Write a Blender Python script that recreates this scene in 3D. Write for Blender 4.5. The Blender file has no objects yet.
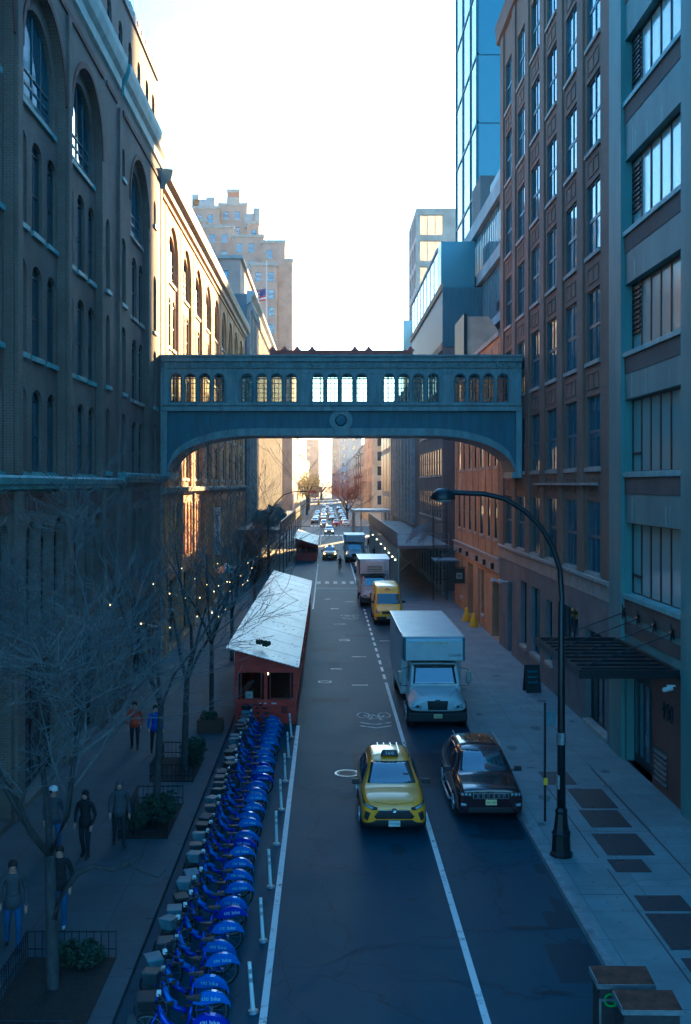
import bpy, bmesh, math, random
from mathutils import Vector, Matrix
from mathutils.bvhtree import BVHTree
R = math.radians
S = bpy.context.scene
COL = S.collection
# ------------------------------------------------------------------ camera
H = 9.8; F = 1060.0
cd = bpy.data.cameras.new('camera'); cam = bpy.data.objects.new('camera', cd); COL.objects.link(cam)
cam.location = (0, 0, H); cam.rotation_euler = (R(90), 0, 0)
cd.sensor_fit = 'HORIZONTAL'; cd.sensor_width = 36; cd.lens = 36*F/691
cd.shift_x = (345.5-327)/691; cd.shift_y = -(512-484)/691
cd.clip_end = 6000; cd.clip_start = .3
S.camera = cam
# ------------------------------------------------------------------ materials
def nt(name):
    m = bpy.data.materials.new(name); m.use_nodes = True
    return m, m.node_tree.nodes, m.node_tree.links, m.node_tree.nodes['Principled BSDF']
def mixcol(N, L, fac, a, b, mode='MIX'):
    x = N.new('ShaderNodeMix'); x.data_type = 'RGBA'; x.blend_type = mode
    if isinstance(fac, (int, float)): x.inputs[0].default_value = fac
    else: L.new(fac, x.inputs[0])
    for s, v in ((x.inputs[6], a), (x.inputs[7], b)):
        if isinstance(v, (tuple, list)): s.default_value = (*v[:3], 1)
        else: L.new(v, s)
    return x.outputs[2]
def noise(N, L, vec, scale, detail=4, rough=.6):
    n = N.new('ShaderNodeTexNoise'); n.inputs['Scale'].default_value = scale
    n.inputs['Detail'].default_value = detail; n.inputs['Roughness'].default_value = rough
    L.new(vec, n.inputs['Vector']); return n.outputs['Fac']
def ramp(N, L, fac, lo, hi):
    r = N.new('ShaderNodeMapRange'); r.inputs[1].default_value = lo; r.inputs[2].default_value = hi
    L.new(fac, r.inputs[0]); return r.outputs[0]
def objvec(N, stretch=None, L=None):
    t = N.new('ShaderNodeTexCoord'); v = t.outputs['Object']
    if stretch:
        m = N.new('ShaderNodeMapping'); m.inputs['Scale'].default_value = stretch; L.new(v, m.inputs[0]); v = m.outputs[0]
    return v
def pm(name, col, rough=.6, metal=0, var=.25, scale=3.0, bump=0., spec=.5, stretch=None, coat=0.):
    m, N, L, B = nt(name); v = objvec(N, stretch, L)
    f = ramp(N, L, noise(N, L, v, scale), .3, .7)
    a = tuple(c*(1-var) for c in col); b = tuple(min(1, c*(1+var)) for c in col)
    L.new(mixcol(N, L, f, a, b), B.inputs['Base Color'])
    B.inputs['Roughness'].default_value = rough; B.inputs['Metallic'].default_value = metal
    B.inputs['Specular IOR Level'].default_value = spec
    B.inputs['Coat Weight'].default_value = coat; B.inputs['Coat Roughness'].default_value = .05
    if bump:
        bn = N.new('ShaderNodeBump'); bn.inputs['Strength'].default_value = bump; bn.inputs['Distance'].default_value = .02
        L.new(noise(N, L, v, scale*8, 3), bn.inputs['Height']); L.new(bn.outputs[0], B.inputs['Normal'])
    return m
def brickmat(name, c1, c2, mortar, bw=.21, bh=.075, stain=.35, rough=.85, dirt=(.03,.03,.03)):
    m, N, L, B = nt(name); v = objvec(N)
    sp = N.new('ShaderNodeSeparateXYZ'); L.new(v, sp.inputs[0])
    ad = N.new('ShaderNodeMath'); L.new(sp.outputs[0], ad.inputs[0]); L.new(sp.outputs[1], ad.inputs[1])
    cb = N.new('ShaderNodeCombineXYZ'); L.new(ad.outputs[0], cb.inputs[0]); L.new(sp.outputs[2], cb.inputs[1])
    br = N.new('ShaderNodeTexBrick'); L.new(cb.outputs[0], br.inputs['Vector'])
    br.inputs['Scale'].default_value = 1; br.inputs['Brick Width'].default_value = bw; br.inputs['Row Height'].default_value = bh
    br.inputs['Mortar Size'].default_value = .012; br.inputs['Color1'].default_value = (*c1, 1)
    br.inputs['Color2'].default_value = (*c2, 1); br.inputs['Mortar'].default_value = (*mortar, 1)
    f = ramp(N, L, noise(N, L, v, .35, 6, .65), .35, .75)
    c = mixcol(N, L, f, br.outputs['Color'], tuple((a+b)/2*.62 for a, b in zip(c1, c2)))
    mp = N.new('ShaderNodeMapping'); mp.inputs['Scale'].default_value = (1.5, 1.5, .12); L.new(v, mp.inputs[0])
    g = ramp(N, L, noise(N, L, mp.outputs[0], 1.2, 5), .55, .8)
    mu = N.new('ShaderNodeMath'); mu.operation = 'MULTIPLY'; L.new(g, mu.inputs[0]); mu.inputs[1].default_value = stain
    c = mixcol(N, L, mu.outputs[0], c, dirt)
    L.new(c, B.inputs['Base Color']); B.inputs['Roughness'].default_value = rough
    bn = N.new('ShaderNodeBump'); bn.inputs['Strength'].default_value = .4; bn.inputs['Distance'].default_value = .01; bn.invert = True
    L.new(br.outputs['Fac'], bn.inputs['Height']); L.new(bn.outputs[0], B.inputs['Normal'])
    return m
def emat(name, col, strength):
    m, N, L, B = nt(name); B.inputs['Base Color'].default_value = (*col, 1)
    B.inputs['Emission Color'].default_value = (*col, 1); B.inputs['Emission Strength'].default_value = strength
    return m
def glassmat(name, col, rough=.04, wave=.02, var=.5, scale=.6, ior=1.75):
    m, N, L, B = nt(name); v = objvec(N)
    oi = N.new('ShaderNodeObjectInfo')
    a = tuple(c*(1-var) for c in col); b = tuple(c*(1+var) for c in col)
    L.new(mixcol(N, L, oi.outputs['Random'], a, b), B.inputs['Base Color'])
    B.inputs['Roughness'].default_value = rough; B.inputs['Specular IOR Level'].default_value = 1.0; B.inputs['IOR'].default_value = ior
    bn = N.new('ShaderNodeBump'); bn.inputs['Strength'].default_value = .25; bn.inputs['Distance'].default_value = wave
    ga = N.new('ShaderNodeNewGeometry')
    L.new(noise(N, L, ga.outputs['Position'], scale, 1), bn.inputs['Height']); L.new(bn.outputs[0], B.inputs['Normal'])
    return m
def clearglass(name, tint, gl=.12):
    m = bpy.data.materials.new(name); m.use_nodes = True; N = m.node_tree.nodes; L = m.node_tree.links; N.clear()
    o = N.new('ShaderNodeOutputMaterial'); mx = N.new('ShaderNodeMixShader'); t = N.new('ShaderNodeBsdfTransparent'); g = N.new('ShaderNodeBsdfGlossy')
    t.inputs[0].default_value = (*tint, 1); g.inputs['Roughness'].default_value = .05
    lw = N.new('ShaderNodeLayerWeight'); lw.inputs[0].default_value = gl
    L.new(lw.outputs['Fresnel'], mx.inputs[0]); L.new(t.outputs[0], mx.inputs[1]); L.new(g.outputs[0], mx.inputs[2]); L.new(mx.outputs[0], o.inputs[0])
    return m
def asphalt(name, col, patchy=.5):
    m, N, L, B = nt(name); v = objvec(N)
    f = ramp(N, L, noise(N, L, v, .25, 8, .7), .3, .7)
    c = mixcol(N, L, f, tuple(x*.88 for x in col), tuple(x*1.12 for x in col))
    mp = N.new('ShaderNodeMapping'); mp.inputs['Scale'].default_value = (1.1, .04, 1); L.new(v, mp.inputs[0])
    g = ramp(N, L, noise(N, L, mp.outputs[0], 1.0, 3), .45, .75)
    mu = N.new('ShaderNodeMath'); mu.operation = 'MULTIPLY'; L.new(g, mu.inputs[0]); mu.inputs[1].default_value = patchy
    c = mixcol(N, L, mu.outputs[0], c, tuple(x*1.9 for x in col))
    sp = ramp(N, L, noise(N, L, v, 1.7, 5), .66, .72)
    mu2 = N.new('ShaderNodeMath'); mu2.operation = 'MULTIPLY'; L.new(sp, mu2.inputs[0]); mu2.inputs[1].default_value = .35
    c = mixcol(N, L, mu2.outputs[0], c, tuple(x*.45 for x in col))
    vo = N.new('ShaderNodeTexVoronoi'); vo.feature = 'DISTANCE_TO_EDGE'; vo.inputs['Scale'].default_value = .22
    wv = N.new('ShaderNodeVectorMath'); wv.operation = 'ADD'; L.new(v, wv.inputs[0])
    nn = N.new('ShaderNodeTexNoise'); nn.inputs['Scale'].default_value = .9; nn.inputs['Detail'].default_value = 5; L.new(v, nn.inputs['Vector'])
    sc_ = N.new('ShaderNodeVectorMath'); sc_.operation = 'SCALE'; sc_.inputs['Scale'].default_value = 2.2; L.new(nn.outputs['Color'], sc_.inputs[0]); L.new(sc_.outputs[0], wv.inputs[1]); L.new(wv.outputs[0], vo.inputs['Vector'])
    ck = ramp(N, L, vo.outputs['Distance'], .012, .002)
    mk = N.new('ShaderNodeMath'); mk.operation = 'MULTIPLY'; L.new(ck, mk.inputs[0]); mk.inputs[1].default_value = .55
    c = mixcol(N, L, mk.outputs[0], c, tuple(x*.35 for x in col))
    c = mixcol(N, L, ramp(N, L, noise(N, L, v, 14, 4, .8), .62, .8), c, tuple(x*1.7 for x in col))
    L.new(c, B.inputs['Base Color'])
    rr = N.new('ShaderNodeMapRange'); rr.inputs[1].default_value = .3; rr.inputs[2].default_value = .7; rr.inputs[3].default_value = .62; rr.inputs[4].default_value = .68
    L.new(noise(N, L, v, .6, 5), rr.inputs[0]); L.new(rr.outputs[0], B.inputs['Roughness'])
    B.inputs['Specular IOR Level'].default_value = .18
    bn = N.new('ShaderNodeBump'); bn.inputs['Strength'].default_value = .5; bn.inputs['Distance'].default_value = .006
    L.new(noise(N, L, v, 60, 2), bn.inputs['Height']); L.new(bn.outputs[0], B.inputs['Normal'])
    return m
def pavemat(name, col, w=1.5):
    m, N, L, B = nt(name); v = objvec(N)
    br = N.new('ShaderNodeTexBrick'); L.new(v, br.inputs['Vector']); br.offset = 0
    br.inputs['Scale'].default_value = 1; br.inputs['Brick Width'].default_value = w; br.inputs['Row Height'].default_value = w
    br.inputs['Mortar Size'].default_value = .014; br.inputs['Color1'].default_value = (*col, 1)
    br.inputs['Color2'].default_value = (*[c*.86 for c in col], 1); br.inputs['Mortar'].default_value = (*[c*.45 for c in col], 1)
    f = ramp(N, L, noise(N, L, v, .7, 8, .72), .35, .72)
    c = mixcol(N, L, f, br.outputs['Color'], tuple(x*.6 for x in col))
    sp = ramp(N, L, noise(N, L, v, 5, 2), .68, .72)
    mu2 = N.new('ShaderNodeMath'); mu2.operation = 'MULTIPLY'; L.new(sp, mu2.inputs[0]); mu2.inputs[1].default_value = .5
    c = mixcol(N, L, mu2.outputs[0], c, tuple(x*.35 for x in col))
    L.new(c, B.inputs['Base Color']); B.inputs['Roughness'].default_value = .75
    bn = N.new('ShaderNodeBump'); bn.inputs['Strength'].default_value = .3; bn.inputs['Distance'].default_value = .008; 
    L.new(noise(N, L, v, 30, 3), bn.inputs['Height']); L.new(bn.outputs[0], B.inputs['Normal'])
    return m
def paintworn(name, col, wear=.5):
    m, N, L, B = nt(name); v = objvec(N)
    f = ramp(N, L, noise(N, L, v, 4, 8, .75), wear+.02, wear+.14)
    L.new(mixcol(N, L, f, col, (.07, .075, .08)), B.inputs['Base Color']); B.inputs['Roughness'].default_value = .6
    return m
M = {}
M['asphalt'] = asphalt('asphalt', (.020, .055, .085), .12); M['asphalt_dark'] = asphalt('asphalt_dark', (.013, .032, .048), .1)
M['ground'] = pm('ground_mat', (.09, .09, .09), .9)
M['pave'] = pavemat('pavement_concrete', (.28, .34, .35)); M['pave_l'] = pavemat('pavement_concrete_left_shade', (.085, .11, .125), 1.6)  # left copy is darker: shade of trees and awnings put into its colour
M['pave_stain'] = pm('pavement_dirt', (.13, .16, .17), .8); M['kerb'] = pm('kerb_stone', (.24, .26, .27), .7, scale=3, bump=.5, var=.35)
M['line'] = paintworn('white_paint', (.75, .77, .74), .53); M['line_worn'] = paintworn('worn_paint', (.6, .62, .6), .46)
M['plate'] = pm('vault_plate', (.035, .04, .05), .55, .3, scale=8, bump=.4)
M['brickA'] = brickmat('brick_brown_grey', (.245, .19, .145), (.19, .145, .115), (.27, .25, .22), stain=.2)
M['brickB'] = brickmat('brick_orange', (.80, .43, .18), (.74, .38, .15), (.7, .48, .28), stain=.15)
M['brickAr'] = brickmat('brick_red_dark', (.20, .08, .055), (.15, .06, .045), (.16, .12, .1))
M['brickC'] = brickmat('brick_red_brown', (.31, .20, .125), (.245, .155, .10), (.2, .17, .15), stain=.25)
M['brickE'] = brickmat('brick_orange_brown', (.60, .37, .17), (.44, .26, .13), (.6, .46, .30), stain=.15)
M['brickD'] = brickmat('brick_spandrel', (.17, .125, .10), (.14, .10, .08), (.16, .15, .14))
M['brickF'] = brickmat('brick_grey', (.20, .19, .18), (.17, .165, .155), (.22, .21, .2), stain=.15)
M['brickZ'] = brickmat('brick_tan', (.66, .42, .31), (.60, .38, .28), (.6, .45, .38), stain=.1)
M['stone'] = pm('limestone', (.40, .385, .34), .75, scale=2, bump=.2); M['stone_teal'] = pm('painted_copper_band', (.27, .42, .41), .6, scale=1.5, bump=.2)
M['tealc'] = pm('teal_painted_concrete', (.175, .27, .255), .65, scale=.7, var=.2, bump=.15, stretch=(1, 1, .3))
M['greyc'] = pm('grey_painted_base', (.17, .185, .19), .65, scale=.7, bump=.15)
M['cream'] = pm('cream_stucco', (.55, .48, .35), .8, scale=.5); M['beige'] = pm('beige_wall', (.50, .42, .30), .8, scale=.3)
M['mauve'] = pm('mauve_brick', (.36, .24, .20), .85, scale=.3)
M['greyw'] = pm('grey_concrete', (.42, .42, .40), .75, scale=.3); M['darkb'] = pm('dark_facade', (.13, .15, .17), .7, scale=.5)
M['bridge'] = pm('blue_painted_steel', (.27, .325, .33), .5, .0, scale=1.6, var=.27, bump=.15, stretch=(2.2, 2.2, .5))
M['bridge_d'] = pm('blue_panel_paint', (.10, .165, .21), .5, scale=1.0, var=.2, stretch=(3, 3, .4))
M['bridge_r'] = pm('roof_red', (.40, .13, .08), .6, scale=2)
M['frame'] = pm('dark_green_frame', (.035, .05, .06), .45); M['frame_b'] = pm('black_frame', (.012, .013, .016), .4)
M['frame_t'] = pm('teal_frame', (.07, .13, .16), .45)
M['glass'] = glassmat('dark_window_glass', (.02, .035, .05)); M['glass_blue'] = glassmat('blue_window_glass', (.05, .11, .16))
M['glass_cur'] = glassmat('curtained_glass', (.42, .50, .46), .12, var=.3); M['glass_pale'] = glassmat('pale_curtain_wall', (.32, .36, .36), .06, var=.25)
M['office_glass'] = glassmat('office_glass', (.22, .24, .23), .35, var=.3); M['trim'] = pm('bright_trim', (.5, .53, .55), .25, .2, var=.1); M['glass_teal'] = glassmat('teal_cladding', (.05, .16, .20), .25, var=.1)  # trim: pale base colour stands in for the bright reflections of chrome
M['clear'] = clearglass('clear_glass', (.80, .84, .82)); M['clear2'] = clearglass('balustrade_glass', (.55, .75, .8), .25)
M['metal_teal'] = pm('corrugated_metal', (.10, .16, .19), .45, .4, stretch=(6, 6, .2))
M['black'] = pm('black_paint', (.012, .014, .018), .35, .2); M['black_r'] = pm('black_rubber', (.012, .012, .013), .8)
M['black_p'] = pm('black_plastic', (.018, .019, .021), .55)
M['steel'] = pm('galvanised_steel', (.32, .34, .35), .4, .7, scale=8); M['chrome'] = pm('chrome', (.6, .62, .63), .15, 1, var=.1)
M['chrome_d'] = pm('silver_trim', (.35, .37, .38), .3, .8, var=.1)
M['rust'] = pm('rusty_brown_lid', (.075, .032, .016), .75, .1, var=.7, scale=5, bump=.3); M['bin'] = pm('dark_bin_body', (.03, .028, .03), .7, var=.4, scale=6)
M['red'] = pm('red_painted_wood', (.42, .045, .028), .55, var=.3, scale=2, bump=.2, stretch=(1, 1, 3)); M['red_d'] = pm('dark_red_paint', (.17, .022, .018), .6)
M['roof_w'] = pm('pale_corrugated_roof', (.50, .56, .56), .45, .0, var=.22, scale=.9, bump=.3, stretch=(1, .35, 1))
M['leafy'] = pm('evergreen_leaves', (.03, .05, .025), .7, var=.6, scale=9); M['leaf_p'] = pm('pale_green_leaves', (.14, .19, .16), .7, var=.5, scale=7)
M['leaf_y'] = pm('yellow_green_leaves', (.33, .27, .07), .7, var=.4, scale=3); M['twig_r'] = pm('russet_twigs', (.30, .12, .07), .8, var=.3)
M['bark'] = pm('grey_bark', (.05, .05, .05), .9, var=.35, scale=12, bump=.6, stretch=(1, 1, .3)); M['twig'] = pm('twig_bark', (.125, .13, .13), .8, var=.3, scale=10)
M['soil'] = pm('dark_soil', (.03, .024, .02), .95, var=.5, scale=14, bump=.6); M['wood'] = pm('weathered_wood', (.10, .06, .035), .8, stretch=(1, 1, 6), scale=3)
M['white'] = pm('white_vehicle_paint', (.66, .69, .69), .3, var=.06, coat=.5); M['boxw'] = pm('white_box_panel', (.60, .64, .65), .38, var=.1, scale=1.5, bump=.05)
M['alu'] = pm('aluminium_panel', (.42, .45, .46), .35, .5, var=.15, stretch=(1, 4, 1))
M['taxi'] = pm('taxi_yellow', (.85, .41, .012), .28, var=.06, coat=.8); M['vany'] = pm('van_yellow', (.80, .64, .015), .35, var=.06, coat=.5)
M['maroon'] = pm('dark_maroon_paint', (.022, .007, .010), .16, var=.2, coat=1.0)
for n_, c_ in (('car_black', (.012, .013, .015)), ('car_silver', (.36, .38, .4)), ('car_white', (.66, .68, .68)), ('car_red', (.35, .03, .02)), ('car_blue', (.04, .09, .18)), ('car_grey', (.10, .11, .12))):
    M[n_] = pm(n_, c_, .25, .3 if n_ in ('car_silver', 'car_grey') else 0, var=.06, coat=.8)
M['carglass'] = glassmat('car_glass', (.012, .03, .05), .03, .006, 0., 1.4, 2.1)
M['lampglass'] = pm('headlamp_glass', (.45, .5, .52), .08, .3, var=.5, scale=30); M['plate_w'] = pm('number_plate', (.66, .68, .62), .5, var=.05)
M['plate_y'] = pm('yellow_number_plate', (.72, .66, .32), .5, var=.05)
M['head_on'] = emat('headlight_lit', (1, .5, .15), 3); M['bulb'] = emat('warm_bulb', (1, .5, .16), 1.3); M['bulb_w'] = emat('white_bulb', (1, .75, .4), 1.5)
M['bike'] = pm('bicycle_blue', (.014, .03, .44), .3, var=.15, coat=.6); M['bike_l'] = pm('bicycle_blue_pale', (.03, .16, .62), .3, var=.15, coat=.6)
M['dockm'] = pm('dark_dock_metal', (.03, .04, .05), .5); M['basket'] = pm('grey_basket', (.12, .17, .20), .5); M['paper'] = pm('white_print', (.75, .77, .76), .6, var=.05)
M['skin'] = pm('skin_tone', (.42, .26, .19), .6, var=.1); M['hair'] = pm('dark_hair', (.02, .014, .011), .7)
M['jeans'] = pm('blue_jeans', (.05, .09, .22), .85); M['cl_black'] = pm('black_coat', (.014, .015, .018), .85)
M['cl_blue'] = pm('blue_coat', (.02, .06, .42), .8); M['cl_red'] = pm('orange_red_coat', (.42, .07, .03), .8); M['cl_grey'] = pm('grey_coat', (.07, .075, .085), .85)
M['cl_dpants'] = pm('dark_trousers', (.02, .022, .03), .85); M['shoe'] = pm('dark_shoes', (.02, .02, .02), .6); M['shoe_w'] = pm('white_shoes', (.6, .62, .62), .6)
M['yellow'] = pm('yellow_pipe_cover', (.75, .50, .015), .5, var=.1); M['sign_dark'] = pm('dark_sign_board', (.012, .016, .02), .5)
M['chalk'] = pm('pale_blue_chalk', (.15, .5, .62), .8); M['graf'] = pm('green_spray_paint', (.10, .38, .05), .7)
M['banner'] = pm('white_banner', (.82, .82, .78), .8, var=.06); M['blackprint'] = pm('black_print', (.03, .03, .03), .7)
M['flag_r'] = pm('flag_red', (.45, .04, .05), .8); M['flag_b'] = pm('flag_blue', (.04, .06, .22), .8); M['flag_w'] = pm('flag_white', (.7, .7, .7), .8)
M['leaves_f'] = pm('fallen_leaves', (.30, .14, .05), .8, var=.6, scale=30)
# ------------------------------------------------------------------ helpers
def wloc(o):
    v = Vector((0, 0, 0))
    while o is not None: v = v + Vector(o.location); o = o.parent
    return v
class MB:
    def __init__(s): s.v = []; s.f = []; s.m = []; s.cur = 0
    def face(s, *pts):
        b = len(s.v); s.v += [tuple(p) for p in pts]; s.f.append(tuple(range(b, b+len(pts)))); s.m.append(s.cur)
    def box(s, x0, x1, y0, y1, z0, z1):
        b = len(s.v); s.v += [(x, y, z) for z in (z0, z1) for y in (y0, y1) for x in (x0, x1)]
        for q in ((0, 2, 3, 1), (4, 5, 7, 6), (0, 1, 5, 4), (1, 3, 7, 5), (3, 2, 6, 7), (2, 0, 4, 6)):
            s.f.append(tuple(b+i for i in q)); s.m.append(s.cur)
        return s
    def hexa(s, pts):
        b = len(s.v); s.v += [tuple(p) for p in pts]
        for q in ((3, 2, 1, 0), (4, 5, 6, 7), (0, 1, 5, 4), (1, 2, 6, 5), (2, 3, 7, 6), (3, 0, 4, 7)):
            s.f.append(tuple(b+i for i in q)); s.m.append(s.cur)
        return s
    def rings(s, rings, cap=True, closed=True):
        b = len(s.v); n = len(rings[0])
        for r in rings: s.v += [tuple(p) for p in r]
        for i in range(len(rings)-1):
            for j in range(n if closed else n-1):
                k = (j+1) % n; s.f.append((b+i*n+j, b+i*n+k, b+(i+1)*n+k, b+(i+1)*n+j)); s.m.append(s.cur)
        if cap and closed:
            s.f.append(tuple(b+j for j in range(n))[::-1]); s.m.append(s.cur)
            s.f.append(tuple(b+(len(rings)-1)*n+j for j in range(n))); s.m.append(s.cur)
        return s
    def cyl(s, c, z0, z1, r0, r1=None, n=12):
        r1 = r0 if r1 is None else r1
        return s.rings([[(c[0]+r*math.cos(2*math.pi*j/n), c[1]+r*math.sin(2*math.pi*j/n), z) for j in range(n)] for r, z in ((r0, z0), (r1, z1))])
    def lathe(s, prof, c=(0, 0, 0), n=14, axis='z'):
        rs = []
        for r, h in prof:
            ring = []
            for j in range(n):
                a = 2*math.pi*j/n; p = (r*math.cos(a), r*math.sin(a), h)
                if axis == 'x': p = (h, p[0], p[1])
                if axis == 'y': p = (p[0], h, p[1])
                ring.append((p[0]+c[0], p[1]+c[1], p[2]+c[2]))
            rs.append(ring)
        return s.rings(rs)
    def tube(s, pts, r, n=6, cap=True):
        pts = [Vector(p) for p in pts]; rs = []
        rr = r if isinstance(r, (list, tuple)) else [r]*len(pts)
        for i, p in enumerate(pts):
            d = (pts[min(i+1, len(pts)-1)]-pts[max(i-1, 0)])
            d = d.normalized() if d.length > 1e-6 else Vector((0, 0, 1))
            up = Vector((0, 0, 1)) if abs(d.z) < .92 else Vector((1, 0, 0))
            a = d.cross(up).normalized(); b = d.cross(a)
            rs.append([p+(a*math.cos(2*math.pi*j/n)+b*math.sin(2*math.pi*j/n))*rr[i] for j in range(n)])
        return s.rings(rs, cap)
    def ball(s, c, r, n=8, sc=(1, 1, 1)):
        m = max(3, n//2); rs = []
        for i in range(m+1):
            a = math.pi*(i/m); q = max(.02, math.sin(a))
            rs.append([(c[0]+r*sc[0]*q*math.cos(2*math.pi*j/n), c[1]+r*sc[1]*q*math.sin(2*math.pi*j/n), c[2]-r*sc[2]*math.cos(a)) for j in range(n)])
        return s.rings(rs)
    def prism(s, poly, fn, d0, d1):
        return s.rings([[fn(u, w, d0) for u, w in poly], [fn(u, w, d1) for u, w in poly]])
    def torus(s, c, R0, r, axis='y', n=20, k=6, a0=0, a1=2*math.pi):
        full = abs(a1-a0-2*math.pi) < 1e-6; rs = []
        for i in range(n+(0 if full else 1)):
            a = a0+(a1-a0)*i/n; ring = []
            for j in range(k):
                b = 2*math.pi*j/k; q = R0+r*math.cos(b); p = (q*math.cos(a), r*math.sin(b), q*math.sin(a))
                if axis == 'x': p = (p[1], p[0], p[2])
                if axis == 'z': p = (p[0], p[2], p[1])
                ring.append((c[0]+p[0], c[1]+p[1], c[2]+p[2]))
            rs.append(ring)
        if full: rs.append(rs[0])
        return s.rings(rs, cap=not full)
    def mesh(s, name, mats, off=(0, 0, 0), smooth=False):
        me = bpy.data.meshes.new(name); me.from_pydata([(x-off[0], y-off[1], z-off[2]) for x, y, z in s.v], [], s.f)
        for m in (mats if isinstance(mats, (list, tuple)) else [mats]): me.materials.append(M[m] if isinstance(m, str) else m)
        if any(s.m): me.polygons.foreach_set('material_index', s.m)
        bm = bmesh.new(); bm.from_mesh(me); bmesh.ops.recalc_face_normals(bm, faces=bm.faces); bm.to_mesh(me); bm.free()
        if smooth: me.polygons.foreach_set('use_smooth', [True]*len(me.polygons))
        me.update(); return me
    def build(s, name, mats, parent=None, world=False, smooth=False, bevel=0, sub=0, loc=(0, 0, 0), rot=(0, 0, 0)):
        off = wloc(parent) if (world and parent) else (0, 0, 0)
        return link(name, s.mesh(name, mats, off, smooth), parent, loc, rot, bevel, sub)
def link(name, me, parent=None, loc=(0, 0, 0), rot=(0, 0, 0), bevel=0, sub=0):
    o = bpy.data.objects.new(name, me); COL.objects.link(o); o.location = loc; o.rotation_euler = rot
    if parent: o.parent = parent
    if bevel:
        b = o.modifiers.new('bevel', 'BEVEL'); b.width = bevel; b.segments = 2; b.limit_method = 'ANGLE'; b.angle_limit = R(40)
    if sub: d = o.modifiers.new('sub', 'SUBSURF'); d.levels = sub; d.render_levels = sub
    return o
def tag(o, label=None, cat=None, group=None, kind=None):
    if label: o['label'] = label
    if cat: o['category'] = cat
    if group: o['group'] = group
    if kind: o['kind'] = kind
    return o
def thing(name, label, cat, loc=(0, 0, 0), rz=0, group=None):
    o = bpy.data.objects.new(name, None); COL.objects.link(o); o.location = loc; o.rotation_euler = (0, 0, rz); o.empty_display_size = .2
    return tag(o, label, cat, group)
def copy_tree(o, parent=None):
    c = o.copy(); COL.objects.link(c)
    if parent: c.parent = parent
    for ch in list(o.children): copy_tree(ch, c)
    return c
def text(body, size, mat, parent, loc, rot, name='lettering', ext=.004, world=False, align='CENTER', sx=1):
    cu = bpy.data.curves.new('txt', 'FONT'); cu.body = body; cu.size = size; cu.extrude = ext; cu.align_x = align; cu.align_y = 'CENTER'
    t = bpy.data.objects.new('txt', cu); COL.objects.link(t)
    bpy.context.view_layer.update()
    me = bpy.data.meshes.new_from_object(t.evaluated_get(bpy.context.evaluated_depsgraph_get()))
    bpy.data.objects.remove(t); me.materials.clear(); me.materials.append(M[mat])
    for v in me.vertices: v.co.x *= sx
    if world and parent: loc = Vector(loc)-wloc(parent)
    return link(name, me, parent, loc, rot)
# decals: a shape drawn in a plane and pressed onto a body's surface
def bvh_of(o):
    bpy.context.view_layer.update()
    e = o.evaluated_get(bpy.context.evaluated_depsgraph_get()); me = e.to_mesh()
    vs = [v.co.copy() for v in me.vertices]; ps = [tuple(p.vertices) for p in me.polygons]; e.to_mesh_clear()
    return BVHTree.FromPolygons(vs, ps)
def press(name, bvh, polys, view, mat, parent, off=.008, cuts=4, thick=.006, smooth=True):
    """polys: list of polygons (a,b). view 'front' (a=x,b=z, from -y) 'back' 'left' (-x side) 'right' (a=y,b=z) 'top' (a=x,b=y)"""
    D = {'front': ((0, 1, 0), lambda a, b: (a, -20, b)), 'back': ((0, -1, 0), lambda a, b: (a, 20, b)), 'left': ((1, 0, 0), lambda a, b: (-20, a, b)),
         'right': ((-1, 0, 0), lambda a, b: (20, a, b)), 'top': ((0, 0, -1), lambda a, b: (a, b, 20))}[view]
    d = Vector(D[0]); bm = bmesh.new()
    for poly in polys:
        vs = [bm.verts.new((a, b, 0)) for a, b in poly]; bm.faces.new(vs)
    bmesh.ops.triangulate(bm, faces=bm.faces)
    for _ in range(cuts):
        es = [e for e in bm.edges if e.calc_length() > .07]
        if not es: break
        bmesh.ops.subdivide_edges(bm, edges=es, cuts=1); bmesh.ops.triangulate(bm, faces=[f for f in bm.faces if len(f.verts) > 4])
    bad = []
    for v in bm.verts:
        o = Vector(D[1](v.co.x, v.co.y)); h = bvh.ray_cast(o, d)
        if h[0] is None: bad.append(v); continue
        v.co = h[0]-d*off
    bmesh.ops.delete(bm, geom=bad, context='VERTS')
    bmesh.ops.recalc_face_normals(bm, faces=bm.faces)
    me = bpy.data.meshes.new(name); bm.to_mesh(me); bm.free(); me.materials.append(M[mat])
    # make sure normals look outward
    if len(me.polygons):
        n = sum((p.normal for p in me.polygons), Vector())
        if n.dot(d) > 0: me.flip_normals()
    if smooth: me.polygons.foreach_set('use_smooth', [True]*len(me.polygons))
    o = link(name, me, parent)
    if thick: sm = o.modifiers.new('solid', 'SOLIDIFY'); sm.thickness = thick; sm.offset = 1
    return o
def mirror(p): return [(-a, b) for a, b in p][::-1]
# ------------------------------------------------------------------ world and light
SUN_AZ = 16.5; SUN_EL = 14.0
w = bpy.data.worlds.new('World'); S.world = w; w.use_nodes = True
wn = w.node_tree; bg = wn.nodes['Background']; sky = wn.nodes.new('ShaderNodeTexSky'); sky.sky_type = 'NISHITA'; sky.sun_disc = False
sky.sun_elevation = R(SUN_EL); sky.sun_rotation = R(SUN_AZ); sky.air_density = 1.1; sky.dust_density = 1.2; sky.ozone_density = 4.0
wn.links.new(sky.outputs[0], bg.inputs[0]); bg.inputs[1].default_value = .05
ld = bpy.data.lights.new('sun', 'SUN'); ld.energy = 5; ld.angle = R(.5); ld.color = (1, .45, .15)
sun = bpy.data.objects.new('sun', ld); COL.objects.link(sun)
sd = Vector((math.sin(R(SUN_AZ))*math.cos(R(SUN_EL)), math.cos(R(SUN_AZ))*math.cos(R(SUN_EL)), math.sin(R(SUN_EL))))
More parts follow.
